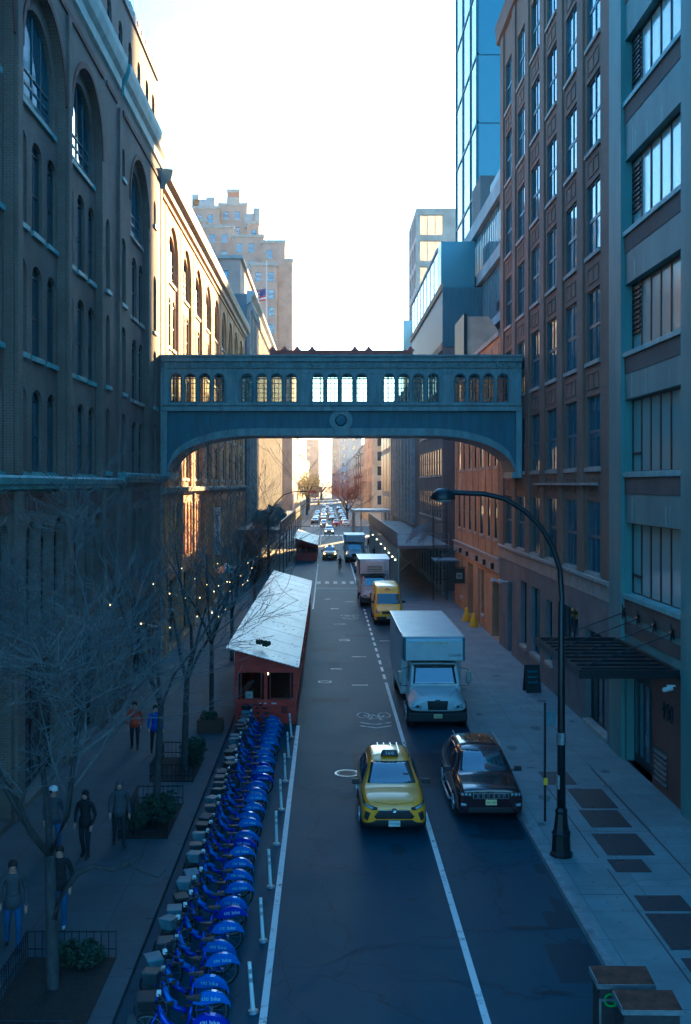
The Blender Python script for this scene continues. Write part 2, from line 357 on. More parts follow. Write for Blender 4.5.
sun.rotation_euler = sd.to_track_quat('Z', 'Y').to_euler(); sun.location = (60, 60, 90)
S.view_settings.view_transform = 'Standard'; S.view_settings.look = 'None'; S.view_settings.exposure = 3.25; S.view_settings.gamma = 1
S.view_settings.use_white_balance = True; S.view_settings.white_balance_temperature = 4400; S.view_settings.white_balance_tint = -18
# ------------------------------------------------------------------ facades
def pf(side, X, s=1):
    """point maker: u along the wall, z up, d depth into the wall"""
    if side == 'L': return lambda u, z, d=0: (X-d, u, z)
    if side == 'R': return lambda u, z, d=0: (X+d, u, z)
    return lambda u, z, d=0: (u, X+d, z)
ROT = {'L': R(90), 'R': R(-90), 'W': 0}
def facade(mb, side, X, U0, U1, Z0, Z1, ops, depth=.2):
    p = pf(side, X); us = {U0, U1}; zs = {Z0, Z1}
    for o in ops: us |= {o[0], o[1]}; zs |= {o[2], o[3]}
    us = sorted(us); zs = sorted(zs)
    def inside(u, z): return any(o[0] < u < o[1] and o[2] < z < o[3] for o in ops)
    for j in range(len(zs)-1):
        z0, z1 = zs[j], zs[j+1]; run = None
        for i in range(len(us)-1):
            solid = not inside((us[i]+us[i+1])/2, (z0+z1)/2)
            if solid and run is None: run = us[i]
            if run is not None and (not solid):
                mb.face(p(run, z0), p(us[i], z0), p(us[i], z1), p(run, z1)); run = None
        if run is not None: mb.face(p(run, z0), p(us[-1], z0), p(us[-1], z1), p(run, z1))
    for o in ops:
        u0, u1, z0, z1 = o[:4]; rise = o[4] if len(o) > 4 else 0; d = o[5] if len(o) > 5 else depth
        zr = z1-rise
        mb.face(p(u0, z0), p(u0, zr), p(u0, zr, d), p(u0, z0, d)); mb.face(p(u1, z0), p(u1, zr), p(u1, zr, d), p(u1, z0, d))
        mb.face(p(u0, z0), p(u1, z0), p(u1, z0, d), p(u0, z0, d))
        if not rise: mb.face(p(u0, z1), p(u1, z1), p(u1, z1, d), p(u0, z1, d))
        else:
            c = (u0+u1)/2; a = (u1-u0)/2; n = 12 if a > 1 else 6
            arc = [(c-a*math.cos(math.pi*k/n), zr+rise*math.sin(math.pi*k/n)) for k in range(n+1)]
            for k in range(n):
                (ua, za), (ub, zb) = arc[k], arc[k+1]
                mb.face(p(ua, za), p(ub, zb), p(ub, zb, d), p(ua, za, d))
                mb.face(p(ua, za), p(ub, zb), p(ub, z1), p(ua, z1)) if not (za >= z1-1e-6 and zb >= z1-1e-6) else None
def wp(mb, side, X, u0, u1, z0, z1, out, inn=0):
    """a box on a wall from out metres proud to inn metres deep"""
    a = pf(side, X)(u0, z0, -out); b = pf(side, X)(u1, z1, inn)
    mb.box(min(a[0], b[0]), max(a[0], b[0]), min(a[1], b[1]), max(a[1], b[1]), z0, z1)
def cornice(mb, side, X, u0, u1, prof):
    p = pf(side, X); mb.rings([[p(u, z, -o) for o, z in prof] for u in (u0, u1)])
WC = {}
def win_meshes(w, h, rise, nx, ny, fr, pane, sillm, depth, bar=.035, lite=False, split=None):
    key = (round(w, 2), round(h, 2), rise, nx, ny, fr, pane, sillm, round(depth, 2), bar, lite)
    if key in WC: return WC[key]
    zr = h-rise; n = 10 if w > 2 else 6
    arc = [(-w/2*math.cos(math.pi*k/n), zr+rise*math.sin(math.pi*k/n)) for k in range(n+1)] if rise else [(-w/2, h), (w/2, h)]
    out = [(-w/2, 0)]+arc+[(w/2, 0)]
    f = MB(); e = .06
    for (x0, x1) in ((-w/2, -w/2+e), (w/2-e, w/2)): f.box(x0, x1, -.05, .04, 0, zr)
    f.box(-w/2+e, w/2-e, -.05, .04, 0, e)
    if rise:
        for k in range(n):
            (a, b), (c, d) = arc[k], arc[k+1]; q = (w/2-e)/(w/2)
            a2, c2 = a*q, c*q; b2 = zr+(b-zr)*(1-e/rise); d2 = zr+(d-zr)*(1-e/rise)
            f.hexa([(a, -.05, b), (c, -.05, d), (c, .04, d), (a, .04, b), (a2, -.05, b2), (c2, -.05, d2), (c2, .04, d2), (a2, .04, b2)])
        f.box(-w/2+e, w/2-e, -.045, .035, zr-e/2, zr+e/2)
    else: f.box(-w/2+e, w/2-e, -.05, .04, h-e, h)
    def topz(x): return zr+rise*math.sqrt(max(0, 1-(2*x/w)**2)) if rise else h
    for i in range(1, nx):
        x = -w/2+w*i/nx; f.box(x-bar/2, x+bar/2, -.04, .03, e, topz(x)-e*.5)
    for j in range(1, ny):
        z = zr*j/ny if rise else h*j/ny
        b = bar*1.5 if (ny == 2) else bar; f.box(-w/2+e, w/2-e, -.035, .025, z-b/2, z+b/2)
    fm = f.mesh('window', fr)
    g = MB(); g.rings([[(x, -.006, z) for x, z in out], [(x, .006, z) for x, z in out]]); gm = g.mesh('pane', pane)
    sm = None
    if sillm: s_ = MB(); s_.box(-w/2-.1, w/2+.1, -depth-.09, -depth-.002, -.16, .0); s_.box(-w/2, w/2, -depth-.002, -.06, -.1, .03); sm = s_.mesh('sill', sillm)
    WC[key] = (fm, gm, sm); return WC[key]
def window(root, side, X, u, z, w, h, rise=0, nx=1, ny=2, fr='frame', pane='glass', sill='stone', depth=.2, bar=.035, lite=False, label=None):
    fm, gm, sm = win_meshes(w, h, rise, nx, ny, fr, pane, sill, depth, bar)
    loc = Vector(pf(side, X)(u, z, depth))-wloc(root)
    if lite: return link('window', gm, root, loc, (0, 0, ROT[side]))
    o = link('window', fm, root, loc, (0, 0, ROT[side]))
    link('pane', gm, o)
    if sm: link('sill', sm, o)
    if label: o['label'] = label
    return o
def wall_body(mb, X0, X1, Y0, Y1, Z1, skip):
    """plain sides of a block; skip the faces that carry a facade"""
    if 'x1' not in skip: mb.face((X1, Y0, 0), (X1, Y1, 0), (X1, Y1, Z1), (X1, Y0, Z1))
    if 'x0' not in skip: mb.face((X0, Y0, 0), (X0, Y1, 0), (X0, Y1, Z1), (X0, Y0, Z1))
    if 'y0' not in skip: mb.face((X0, Y0, 0), (X1, Y0, 0), (X1, Y0, Z1), (X0, Y0, Z1))
    mb.face((X0, Y1, 0), (X1, Y1, 0), (X1, Y1, Z1), (X0, Y1, Z1))
def block(name, label, cat, X0, X1, Y0, Y1, Z1, side, mat, ops, wfac=None, depth=.2, group=None, roofm='greyw', zb=0, root=None, wins=None, parapet=.6):
    """ops: facade openings on the street side; wfac: openings in the face towards the viewer"""
    X = X1 if side == 'L' else X0
    root = root or thing(name, label, cat, (X, (Y0+Y1)/2, 0), 0, group)
    mb = MB(); skip = {'x1' if side == 'L' else 'x0'}
    if wfac is not None: skip.add('y0')
    facade(mb, side, X, Y0, Y1, zb, Z1, ops, depth)
    if wfac is not None: facade(mb, 'W', Y0, X0, X1, zb, Z1, wfac, depth)
    wall_body(mb, X0, X1, Y0, Y1, Z1, skip); mb.build('wall', mat, root, world=True)
    rf = MB(); rf.box(X0+.02, X1-.02, Y0+.02, Y1-.02, Z1-.3, Z1-.02)
    rf.build('roof', roofm, root, world=True)
    return root
XL = -8.94; XR = 10.5
# ================================================================== setting
def struct(name, mb, mat): return tag(mb.build(name, mat), kind='structure')
g = MB(); g.face((-1500, -60, -.02), (1500, -60, -.02), (1500, 4000, -.02), (-1500, 4000, -.02)); struct('ground', g, 'ground')
KL, KR = -3.86, 5.6
g = MB(); g.face((KL, -20, 0), (KR, -20, 0), (KR, 205, 0), (KL, 205, 0)); struct('road', g, 'asphalt')
g = MB(); g.face((-300, 205, 0), (300, 205, 0), (300, 243, 0), (-300, 243, 0)); struct('cross_avenue', g, 'asphalt')
g = MB(); g.face((KL, 243, 0), (KR, 243, 0), (KR, 900, 0), (KL, 900, 0)); struct('far_road', g, 'asphalt')
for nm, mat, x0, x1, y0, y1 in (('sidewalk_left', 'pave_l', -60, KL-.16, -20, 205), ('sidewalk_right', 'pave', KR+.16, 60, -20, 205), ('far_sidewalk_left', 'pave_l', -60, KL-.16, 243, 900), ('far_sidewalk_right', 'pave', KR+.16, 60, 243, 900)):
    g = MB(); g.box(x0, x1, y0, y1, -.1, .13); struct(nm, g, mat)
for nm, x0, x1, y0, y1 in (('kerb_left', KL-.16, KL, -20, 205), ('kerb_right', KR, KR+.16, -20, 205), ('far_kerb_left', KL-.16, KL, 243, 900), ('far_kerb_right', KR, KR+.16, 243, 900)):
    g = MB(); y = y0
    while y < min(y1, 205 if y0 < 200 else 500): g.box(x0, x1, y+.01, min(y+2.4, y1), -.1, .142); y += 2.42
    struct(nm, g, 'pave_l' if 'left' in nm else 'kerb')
def sheet(name, mat, quads, z=.004):
    g = MB()
    for x0, x1, y0, y1 in quads: g.face((x0, y0, z), (x1, y0, z), (x1, y1, z), (x0, y1, z))
    return struct(name, g, mat)
sheet('road_patch', 'asphalt_dark', [(.9, 5.0, 34.2, 38.6), (-.7, 1.0, 47.6, 48.5), (-.9, .6, 62, 63.6), (1.2, 2.6, 68, 69), (4.3, 5.5, 29.2, 30.6), (4.6, 5.55, 20.8, 22.6), (4.9, 5.58, 23.4, 24.3)])
sheet('lane_line_left', 'line', [(-1.24, -1.10, 15, 43), (-1.16, -1.04, 83, 130), (-1.16, -1.04, 170, 200)], .008)
sheet('lane_line_right', 'line', [(2.84, 2.98, 15, 51)]+[(2.84, 2.98, 51+i*2.2, 52.3+i*2.2) for i in range(15)]+[(2.84, 2.98, 85, 200), (2.84, 2.98, 250, 420)], .008)
sheet('crosswalk', 'line_worn', [(-1.0+i*.82, -.62+i*.82, 104, 106.6) for i in range(5)]+[(-1., 2.8, 99.5, 99.8)], .008)
sheet('far_crosswalk', 'line', [(-3.9+i*.9, -3.3+i*.9, 200, 204) for i in range(11)]+[(-3.9+i*.9, -3.3+i*.9, 246, 250) for i in range(11)], .008)
sheet('worn_road_marks', 'line_worn', [(.2, .8, 56, 56.3), (.5, 1.3, 74, 74.25), (1.4, 2.2, 60, 60.2), (-.2, .3, 90, 90.4), (1.2, 2.0, 51.5, 51.75), (3.3, 3.9, 66, 66.3), (.3, .9, 83, 83.5), (1.5, 2.2, 88, 88.3)], .008)
# bicycle symbol with two chevrons, as painted (reads upside down from here)
def sharrow(x, y, s):
    g = MB()
    def seg(a, b, w=.07):
        a = Vector((x+a[0]*s, y+a[1]*s, .008)); b = Vector((x+b[0]*s, y+b[1]*s, .008)); n = (b-a).normalized().cross(Vector((0, 0, 1)))*w*s/2
        g.face(a-n, b-n, b+n, a+n)
    for c in (-.52, .52):
        for k in range(12):
            a = 2*math.pi*k/12; b = 2*math.pi*(k+1)/12; seg((c+.3*math.cos(a), .0+.62*math.sin(a)), (c+.3*math.cos(b), .62*math.sin(b)))
    for a, b in (((-.52, 0), (-.2, -.75)), ((-.2, -.75), (.3, -.7)), ((-.2, -.75), (0, .1)), ((0, .1), (.3, -.7)), ((0, .1), (-.52, 0)), ((.52, 0), (.25, -1.0)), ((.25, -1.), (.42, -1.05)), ((-.3, -.9), (-.1, -.9))): seg(a, b, .06)
    for q in (1.6, 2.3):
        seg((-.75, -q), (0, -q-.45), .12); seg((0, -q-.45), (.75, -q), .12)
    return struct('bicycle_road_symbol', g, 'line_worn')
sharrow(1.98, 44.9, .85); sharrow(1.7, 79, .8)
# manhole covers, vault plates, joints
def flat_disc(x, y, r, z0, z1): m = MB(); m.cyl((x, y), z0, z1, r, n=24); return m
for x, y, r, lb in ((.68, 35.9, .42, 'round pale iron manhole cover beside the yellow taxi'), (-.1, 52.5, .33, 'small round manhole cover in the lane left of the white box truck'), (1.1, 66.5, .33, 'small round manhole cover in the lane beyond the bicycle symbol')):
    o = thing('manhole_cover', lb, 'manhole cover', (x, y, 0)); m = MB(); m.cyl((0, 0), 0, .012, r, n=24); m.build('rim', 'steel', o)
    m = MB(); m.cyl((0, 0), .012, .016, r*.86, n=24)
    for i in range(-3, 4): m.box(-r*.6, r*.6, i*r*.2-.015, i*r*.2+.015, .016, .02)
    m.build('lid', 'plate', o)
vault = [(7.1, 8.05, 34.1, 35.6, 'farthest of the dark sidewalk vault plates, behind the lamp post'), (7.6, 8.7, 31.6, 33.6, 'dark vault plate just right of the lamp post, second farthest'), (7.45, 8.6, 29.85, 31.4, 'dark square vault plate third from the far end'), (7.3, 8.55, 27.6, 29.3, 'large dark vault plate beside the foot of the lamp post'),
         (7.2, 8.1, 26.4, 27.3, 'small dark vault plate just nearer than the lamp post foot'), (7.2, 8.3, 24.0, 24.9, 'small dark vault plate alone in the middle of the pavement'), (7.15, 8.9, 22.0, 23.85, 'largest dark vault plate at the right edge'), (7.2, 8.7, 20.2, 21.6, 'dark vault plate nearest the rusty bins')]
for x0, x1, y0, y1, lb in vault:
    m = MB(); m.box(x0, x1, y0, y1, .10, .138)
    for yy in (y0+.12, y1-.12): m.box(x0+.3, x0+.42, yy-.03, yy+.03, .138, .146)
    o = m.build('vault_plate', 'plate'); tag(o, lb, 'metal plate', 'vault plates in the right sidewalk')
g = MB()
for x0, x1, y0, y1 in ((7.02, 7.06, 17, 26.6), (7.0, 7.04, 27.4, 34), (8.95, 8.99, 17, 36), (5.9, 7.0, 24.95, 24.98), (9.0, 9.03, 29.5, 36.5), (7.0, 9.0, 29.5, 29.53), (8.99, 10.4, 25.6, 25.63)): g.face((x0, y0, .1345), (x1, y0, .1345), (x1, y1, .1345), (x0, y1, .1345))
struct('pavement_joint', g, 'plate')
# ================================================================== brick market building (left, near)
LG = 'arched brick market buildings along the left'
A = thing('market_building', 'dark brick market building filling the left side, arched top windows, teal stone band', 'building', (XL, 31, 0), 0, LG)
def arch_bay(bays, root, X, wmat, y0, y1, Ztop, zband, extra, D1=.27, bi=0.):
    """outer skin with full-height arched recesses, inner skin with windows"""
    outer = []; inner = []; wins = []
    for b in bays:
        outer.append((b+bi, b+5-bi, zband, 25.2-bi, 2.5-bi, D1))
    for u0, w_, z0, h, rise in extra: outer.append((u0, u0+w_, z0, z0+h, rise, .18)); wins.append((X, u0+w_/2, z0, w_, h, rise, .18))
    m = MB(); facade(m, 'L' if X < 0 else 'R', X, y0, y1, 0, Ztop, [o for o in outer if True]+[(b+.3+k*1.6, b+1.5+k*1.6, 5.3, 8.7, .6, .3) for b in bays for k in (0, 1, 2)]+[(b+.2, b+4.8, .3, 4.3, 0, .5) for b in bays], D1)
    return m, wins
def market(root, X, bays, y0, y1, Ztop, mat, zband, extra, depthX, n3, pane, D1=.27, bi=0.):
    m, wins = arch_bay(bays, root, X, mat, y0, y1, Ztop, zband, extra, D1, bi)
    Xi = X-D1
    for b in bays:
        dd = .16 if n3 else .10; inn = [(b+.5+bi, b+4.5-bi, 21.5, 24.7-bi, 2.0-bi, .2 if n3 else .18)]
        offs = ((.2, 1.1), (1.9, 1.15), (3.7, 1.1)) if n3 else ((1.0, 1.2), (2.8, 1.2))
        for z0, h in ((17.7, 2.9), (13.8, 2.9), (10.15, 2.65)):
            for o, w_ in offs: inn.append((b+o, b+o+w_, z0, z0+h, .35, dd))
        facade(m, 'L', Xi, b+bi, b+5-bi, zband, 25.2, inn, .16)
        for q in inn:
            big = q[3] > 24
            window(root, 'L', Xi, (q[0]+q[1])/2, q[2], q[1]-q[0], q[3]-q[2], q[4], 4 if big else 2, 3 if big else 2, 'frame_t' if big else 'frame', pane, 'stone_teal' if X == XL and y0 < 50 else 'stone', q[5], .08 if big else .035)
        for k in (0, 1, 2): window(root, 'L', X, b+.9+k*1.6, 5.3, 1.2, 3.4, .6, 1, 2, 'frame_b', 'glass', None, .3)
        window(root, 'L', X, b+2.5, .3, 4.6, 4.0, 0, 4, 2, 'frame_b', 'glass', None, .5, .08)
    for X_, u, z0, w_, h, rise, d in wins: window(root, 'L', X_, u, z0, w_, h, rise, 1, 2, 'frame', pane, 'stone_teal' if y0 < 50 else 'stone', d)
    X0 = X-depthX
    wall_body(m, X0, X, y0, y1, Ztop, {'x1'}); m.build('wall', mat, root, world=True)
    rf = MB(); rf.box(X0+.1, X-.1, y0+.1, y1-.1, Ztop-.3, Ztop-.05); rf.build('roof', 'greyw', root, world=True)
bA = [19.2, 25.2, 31.2, 37.2]
exA = [(42.9, .75, 10.3, 2.6, .3), (42.9, .75, 13.8, 2.9, .3), (42.9, .75, 17.7, 2.9, .3)]
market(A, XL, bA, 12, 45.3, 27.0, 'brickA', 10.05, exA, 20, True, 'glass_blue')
exA2 = []
for z0 in (10.3, 13.8, 17.7): exA2 += [(46.1, 1.0, z0, 2.9 if z0 > 11 else 2.6, .35), (54.6, .9, z0, 2.9 if z0 > 11 else 2.6, .35)]
exA2 += [(46.2, .7, 23.2, 1.3, .35), (54.7, .7, 23.2, 1.3, .35)]
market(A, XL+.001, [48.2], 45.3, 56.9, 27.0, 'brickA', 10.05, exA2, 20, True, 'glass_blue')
m = MB()
for u0, u1, o in ((12, 45.3, .12), (45.3, 57.0, .3)):
    z = 9.6 if o < .2 else 9.85
    cornice(m, 'L', XL, u0, u1, [(0, z), (o, z+.05), (o, z+.16), (o+.10, z+.2), (o+.14, z+.38), (o, z+.44), (0, z+.46)])
m.build('stone_band', 'stone_teal', A, world=True)
m = MB()
for u0, u1, o in ((12, 45.6, 0), (46.2, 57.2, .0)):
    cornice(m, 'L', XL, u0, u1, [(0, 26.7), (.1, 26.8), (.12, 27.2), (.26, 27.4), (.36, 27.8), (.38, 28.1), (0, 28.2)])
m.build('cornice', 'stone_teal', A, world=True)
m = MB(); m2 = MB()
for u0, u1 in ((12, 42.3), (42.9, 45.0), (46.4, 56.8)): wp(m, 'L', XL, u0, u1, 25.95, 26.15, .06)
for b in bA+[48.2]:
    m2 = MB()
    for k in range(15): wp(m2, 'L', XL, b+.25+k*.32, b+.42+k*.32, 9.0, 9.431, .05)
    wp(m2, 'L', XL, b+.15, b+4.85, 9.43, 9.52, .07); m2.build('dentil_panel', 'brickAr', A, world=True); m2 = MB()
    n = 20
    for k in range(n):  # proud arch ring
        a0, a1 = math.pi*k/n, math.pi*(k+1)/n; c = b+2.5; p = pf('L', XL)
        q = [(c-r*math.cos(a), 22.7+r*math.sin(a)) for a, r in ((a0, 2.5), (a1, 2.5), (a1, 2.72), (a0, 2.72))]
        m2.prism(q, lambda u, z, d: p(u, z, d), -.04, .001)
    m2.build('arch_moulding', 'brickAr', A, world=True)
m.build('string_course', 'brickAr', A, world=True)
m = MB()
for u in (18.6, 24.6, 30.6, 36.6, 42.55, 45.25, 47.7, 53.9): m = MB(); wp(m, 'L', XL, u-.28, u+.28, 0, 9.6, .1); m.build('brick_pier', 'brickA', A, world=True)
for u in (30.6, 36.6, 45.55): m = MB(); wp(m, 'L', XL, u-.22, u+.22, 10.1, 25.9, .1); m.build('brick_pier', 'brickA', A, world=True)
# penthouse storey set back
ops = [(u-.45, u+.45, 29.3, 31.2, .4) for u in (36.4, 38.9, 41.4, 44.0, 46.5, 49.0, 51.4, 53.8, 56.2, 58.2)]
m = MB(); facade(m, 'L', XL-.6, 30, 59.4, 26, 32.4, ops, .15); wall_body(m, XL-12, XL-.6, 30, 59.4, 32.4, {'x1'}); m.build('upper_wall', 'brickA', A, world=True)
for q in ops: window(A, 'L', XL-.6, (q[0]+q[1])/2, q[2], .9, 1.9, .4, 1, 2, 'frame', 'glass', None, .15)
m = MB(); wp(m, 'L', XL-.6, 29.9, 59.5, 32.4, 32.62, .1, 11)
k = 30
while k < 59: wp(m, 'L', XL-.6, k, k+.7, 32.62, 33.0, .1, .2); k += 1.1
m.build('battlement', 'stone', A, world=True)
m = MB(); m.tube([(XL-1, 50, 32.7), (XL-.8, 50, 36.4)], .03); m.tube([(XL-.8, 50, 35.8), (XL+.6, 50.4, 35.9)], .02); m.tube([(XL-.9, 54, 32.9), (XL-.9, 54, 35.2)], .025)
o = m.build('antenna', 'steel', A, world=True)
m = MB(); wp(m, 'L', XL, 57.0, 57.25, .1, 26.7, .05, .6); m.build('corner_quoin', 'stone', A, world=True)
# ================================================================== sunlit arched building
B = thing('arched_warehouse', 'sunlit orange brick warehouse with tall arched bays just beyond the footbridge', 'building', (XL, 86, 0), 0, LG)
bB = [59.4+6.07*i for i in range(9)]
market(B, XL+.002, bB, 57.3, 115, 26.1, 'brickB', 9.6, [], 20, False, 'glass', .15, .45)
m = MB(); cornice(m, 'L', XL, 57.3, 115.6, [(0, 25.7), (.2, 25.8), (.25, 26.1), (.5, 26.25), (.6, 26.6), (.62, 26.8), (0, 26.9)]); m.build('cornice', 'stone', B, world=True)
m = MB(); cornice(m, 'L', XL, 57.4, 115, [(0, 9.2), (.12, 9.25), (.3, 9.35), (.34, 9.6), (0, 9.65)]); m.build('stone_band', 'stone', B, world=True)
m = MB()
for b in [58.9]+[x+5.53 for x in bB]:
    m = MB(); wp(m, 'L', XL, b-.25, b+.25, 0, 9.2, .12); m.build('brick_pier', 'brickB', B, world=True); m = MB(); wp(m, 'L', XL, b-.2, b+.2, 9.7, 25.33, .03); m.build('brick_pier', 'brickB', B, world=True)
m = MB(); wp(m, 'L', XL, 57.4, 115, 25.35, 25.55, .1); m.build('string_course', 'brickB', B, world=True)
# ================================================================== left, farther
def grid_ops(u0, u1, du, w_, zs, h, rise=0, d=.2):
    r = []; u = u0
    while u+w_ < u1: r += [(u, u+w_, z, z+h, rise, d) for z in zs]; u += du
    return r
def add_wins(root, side, X, ops, **k):
    for q in ops: window(root, side, X, (q[0]+q[1])/2, q[2], q[1]-q[0], q[3]-q[2], q[4], depth=q[5], **k)
opsM = grid_ops(120, 203, 5.2, 3.2, (9.5, 15, 20.5), 4.4, 0, .12)+grid_ops(120, 203, 5.2, 3.4, (1,), 5.5, 0, .12)
wM = grid_ops(-21, -9.5, 3.6, 1.6, (27.3,), 1.9)
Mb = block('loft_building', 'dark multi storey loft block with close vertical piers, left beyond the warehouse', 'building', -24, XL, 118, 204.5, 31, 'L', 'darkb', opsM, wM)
add_wins(Mb, 'L', XL, opsM, nx=3, ny=3, sill=None, pane='glass', bar=.1); add_wins(Mb, 'W', 118, wM, sill='stone')
m = MB(); u = 118.4
while u < 204: m = MB(); wp(m, 'L', XL, u, u+.5, .1, 29.8, .35); m.build('vertical_pier', 'stone', Mb, world=True); u += 2.6
m = MB(); cornice(m, 'L', XL, 118, 204.5, [(0, 29.8), (.3, 30), (.5, 30.6), (.9, 31.0), (.9, 31.3), (0, 31.4)])
u = 118.5
while u < 204: wp(m, 'L', XL, u, u+.25, 29.2, 30.2, .6); u += 1.3
m.build('cornice', 'greyw', Mb, world=True)
wS = grid_ops(-18.5, -10, 2.9, 1.4, (32.6,), 1.6)
m = MB(); facade(m, 'W', 121, -20, -9.9, 31, 35.5, wS, .2); wall_body(m, -20, -9.9, 121, 150, 35.5, {'y0'}); m.build('setback_wall', 'brickZ', Mb, world=True)
for q in wS: window(Mb, 'W', 121, (q[0]+q[1])/2, q[2], q[1]-q[0], q[3]-q[2], 0, 1, 2, 'frame_t', 'glass_blue', 'stone', .2)
m = MB(); m.box(-20.3, -9.6, 120.7, 150.3, 35.5, 35.9); m.build('setback_coping', 'stone', Mb, world=True)
# stepped tan apartment tower on the far side of the avenue
Z_ = thing('stepped_tower', 'tan stepped apartment tower with water tank, rising behind the left side buildings', 'building', (-22, 245, 0))
mw = MB(); mt = MB()
def zz(px, Y): return (px-327)*Y/F
def zh(py, Y): return H+(484-py)*Y/F
tiers = [(150, 206, 222, 236), (205, 233, 228, 234), (232, 263.5, 237.5, 230), (262, 285, 243.5, 228), (192, 219, 209, 246), (219, 247, 206, 250), (247, 259, 224, 243), (283, 292.3, 262, 228.3), (251, 277, 266, 226)]
nwin = 0
for i, (xa, xb, yt, Y) in enumerate(tiers):
    X0, X1, Zt = zz(xa, Y), zz(xb, Y), zh(yt, Y); ops = []
    if i != 7:
        z = Zt-3.2
        while z > 26:
            u = X0+.9
            while u+1.7 < X1: ops.append((u, u+1.3, z, z+1.9, 0, .2)); u += 2.7
            z -= 3.7
    ops = [q for q in ops if q[2] > 30][:(20, 8, 10, 26, 6, 6, 3, 0, 20)[i]]
    facade(mw, 'W', Y, X0, X1, 0, Zt, ops, .2); wall_body(mw, X0, X1, Y, Y+30, Zt, {'y0'})
    mt.box(X0-.2, X1+.2, Y-.25, Y+30.2, Zt, Zt+.7)
    for q in ops:
        if nwin < 98: window(Z_, 'W', Y, (q[0]+q[1])/2, q[2], q[1]-q[0], q[3]-q[2], 0, 1, 2, 'frame_t', 'glass_blue', 'stone', .2, .12); nwin += 1
mw.build('wall', 'brickZ', Z_, world=True); mt.build('coping', 'stone', Z_, world=True)
m = MB(); c = (zz(234, 255), 255); zt = zh(206, 255)
m.box(c[0]-1.6, c[0]+1.6, c[1]-1.6, c[1]+1.6, zt, zh(199, 255)); m.build('tank_base', 'stone', Z_, world=True)
m = MB(); m.box(c[0]-1.5, c[0]+1.5, c[1]-1.5, c[1]+1.5, zh(199, 255), zh(194, 255)); m.build('tank_band', 'bridge_r', Z_, world=True)
m = MB(); m.box(c[0]-1.6, c[0]+1.6, c[1]-1.6, c[1]+1.6, zh(194, 255), zh(191, 255)); m.build('tank_top', 'stone', Z_, world=True)
m = MB()
for px, w_, hh in ((196, .8, 3.2), (200, 1.6, 2.0), (211, 1.0, 2.5), (250, 1.2, 2.2), (257, .8, 3.5)):
    X = zz(px, 250); zb = zh(209 if px < 240 else 224, 250); m.box(X-w_, X+w_, 249, 252, zb-1, zb+hh)
m.build('roof_plant', 'greyw', Z_, world=True)
# buildings beyond the avenue, left
def far_block(name, label, xa, xb, yt, Y0, Y1, mat, side, wy=(3.6, 3.4), winc='glass', X=None, group=None, cat='building', win=True, lim=90, wface=True):
    X0, X1, Zt = (zz(xa, Y0), zz(xb, Y0), zh(yt, Y0))
    if X is not None:
        if side == 'L': X1 = X
        else: X0 = X
    if X1 < X0+1: X1 = X0+14 if side == 'R' else X1
    n = 0; so = []; wo = []
    if win:
        z = 5
        while z+2.2 < Zt-1:
            u = Y0+1.5
            while u+1.6 < Y1-1: so.append((u, u+1.6, z, z+2.1, 0, .15)); u += wy[0]
            z += wy[1]
        if wface:
            z = 5
            while z+2.2 < Zt-1:
                u = X0+1.2
                while u+1.6 < X1-.8: wo.append((u, u+1.6, z, z+2.1, 0, .15)); u += wy[0]
                z += wy[1]
    random.seed(int(Y0)); random.shuffle(so); 
    wo = wo[:lim]; so = so[:max(0, lim-len(wo))]
    b = block(name, label, cat, X0, X1, Y0, Y1, Zt, side, mat, so, wo if wo else None, .15, group)
    for q in so: window(b, side, X1 if side == 'L' else X0, (q[0]+q[1])/2, q[2], 1.6, 2.1, 0, 1, 2, 'frame', winc, None, .15, lite=True)
    for q in wo: window(b, 'W', Y0, (q[0]+q[1])/2, q[2], 1.6, 2.1, 0, 1, 2, 'frame', winc, None, .15, lite=True)
    m = MB(); m.box(X0-.3, X1+.3, Y0-.3, Y1+.3, Zt, Zt+.5); m.build('coping', 'stone', b, world=True)
    return b
far_block('corner_building', 'low pale corner building on the left beyond the avenue, below the stepped tower', 250, 293, 478, 243, 258, 'greyw', 'L', X=XL-.6)
far_block('apartment_block', 'pale sunlit apartment block on the left, right of the stepped tower', 270, 303, 428, 260, 345, 'beige', 'L', X=XL)
far_block('apartment_block', 'low cream apartment block far down the left side of the street', 290, 309, 455, 350, 470, 'cream', 'L', X=XL)
far_block('brick_tower', 'far reddish tower left of the bright gap at the end of the street', 306, 319, 440, 760, 790, 'mauve', 'L', wy=(6, 5))
far_block('brick_tower', 'distant mauve tower right of the bright gap at the end of the street', 332, 352, 435, 700, 740, 'mauve', 'R', wy=(6, 5))
far_block('brick_tower', 'distant grey tower, rightmost at the end of the street', 340, 362, 431, 620, 650, 'greyw', 'R', wy=(6, 5))
# ================================================================== right side
RG = 'buildings along the right side'
# D: near teal painted building with ribbon windows
D = thing('factory_building', 'teal painted concrete factory with wide ribbon windows at the right edge', 'building', (XR, 25, 0), 0, RG)
bays = [(31.1, 37.35), (23.5, 29.7), (15.9, 22.1)]
rows = [(5.95, 8.45), (10.2, 12.76), (14.4, 16.8), (18.65, 21.15), (23.2, 25.4), (27.4, 29.8), (31.6, 34.0)]
opsD = [(a, b, z0, z1, 0, .3) for a, b in bays for z0, z1 in rows]
grd = [(34.2, 37.1, .13, 3.6, 0, .35)]+[(a, b, .5, 3.8, 0, .3) for a, b in bays[1:]]
m = MB(); facade(m, 'R', XR, 12, 39.0, 0, 36, opsD+grd, .3); wall_body(m, XR, XR+22, 12, 39.0, 36, {'x0'}); m.build('wall', 'tealc', D, world=True)
for a, b, z0, z1, _, d in opsD: window(D, 'R', XR, (a+b)/2, z0, b-a, z1-z0, 0, 6, 1, 'frame_b', 'glass_cur', 'stone_teal', .3, .09)
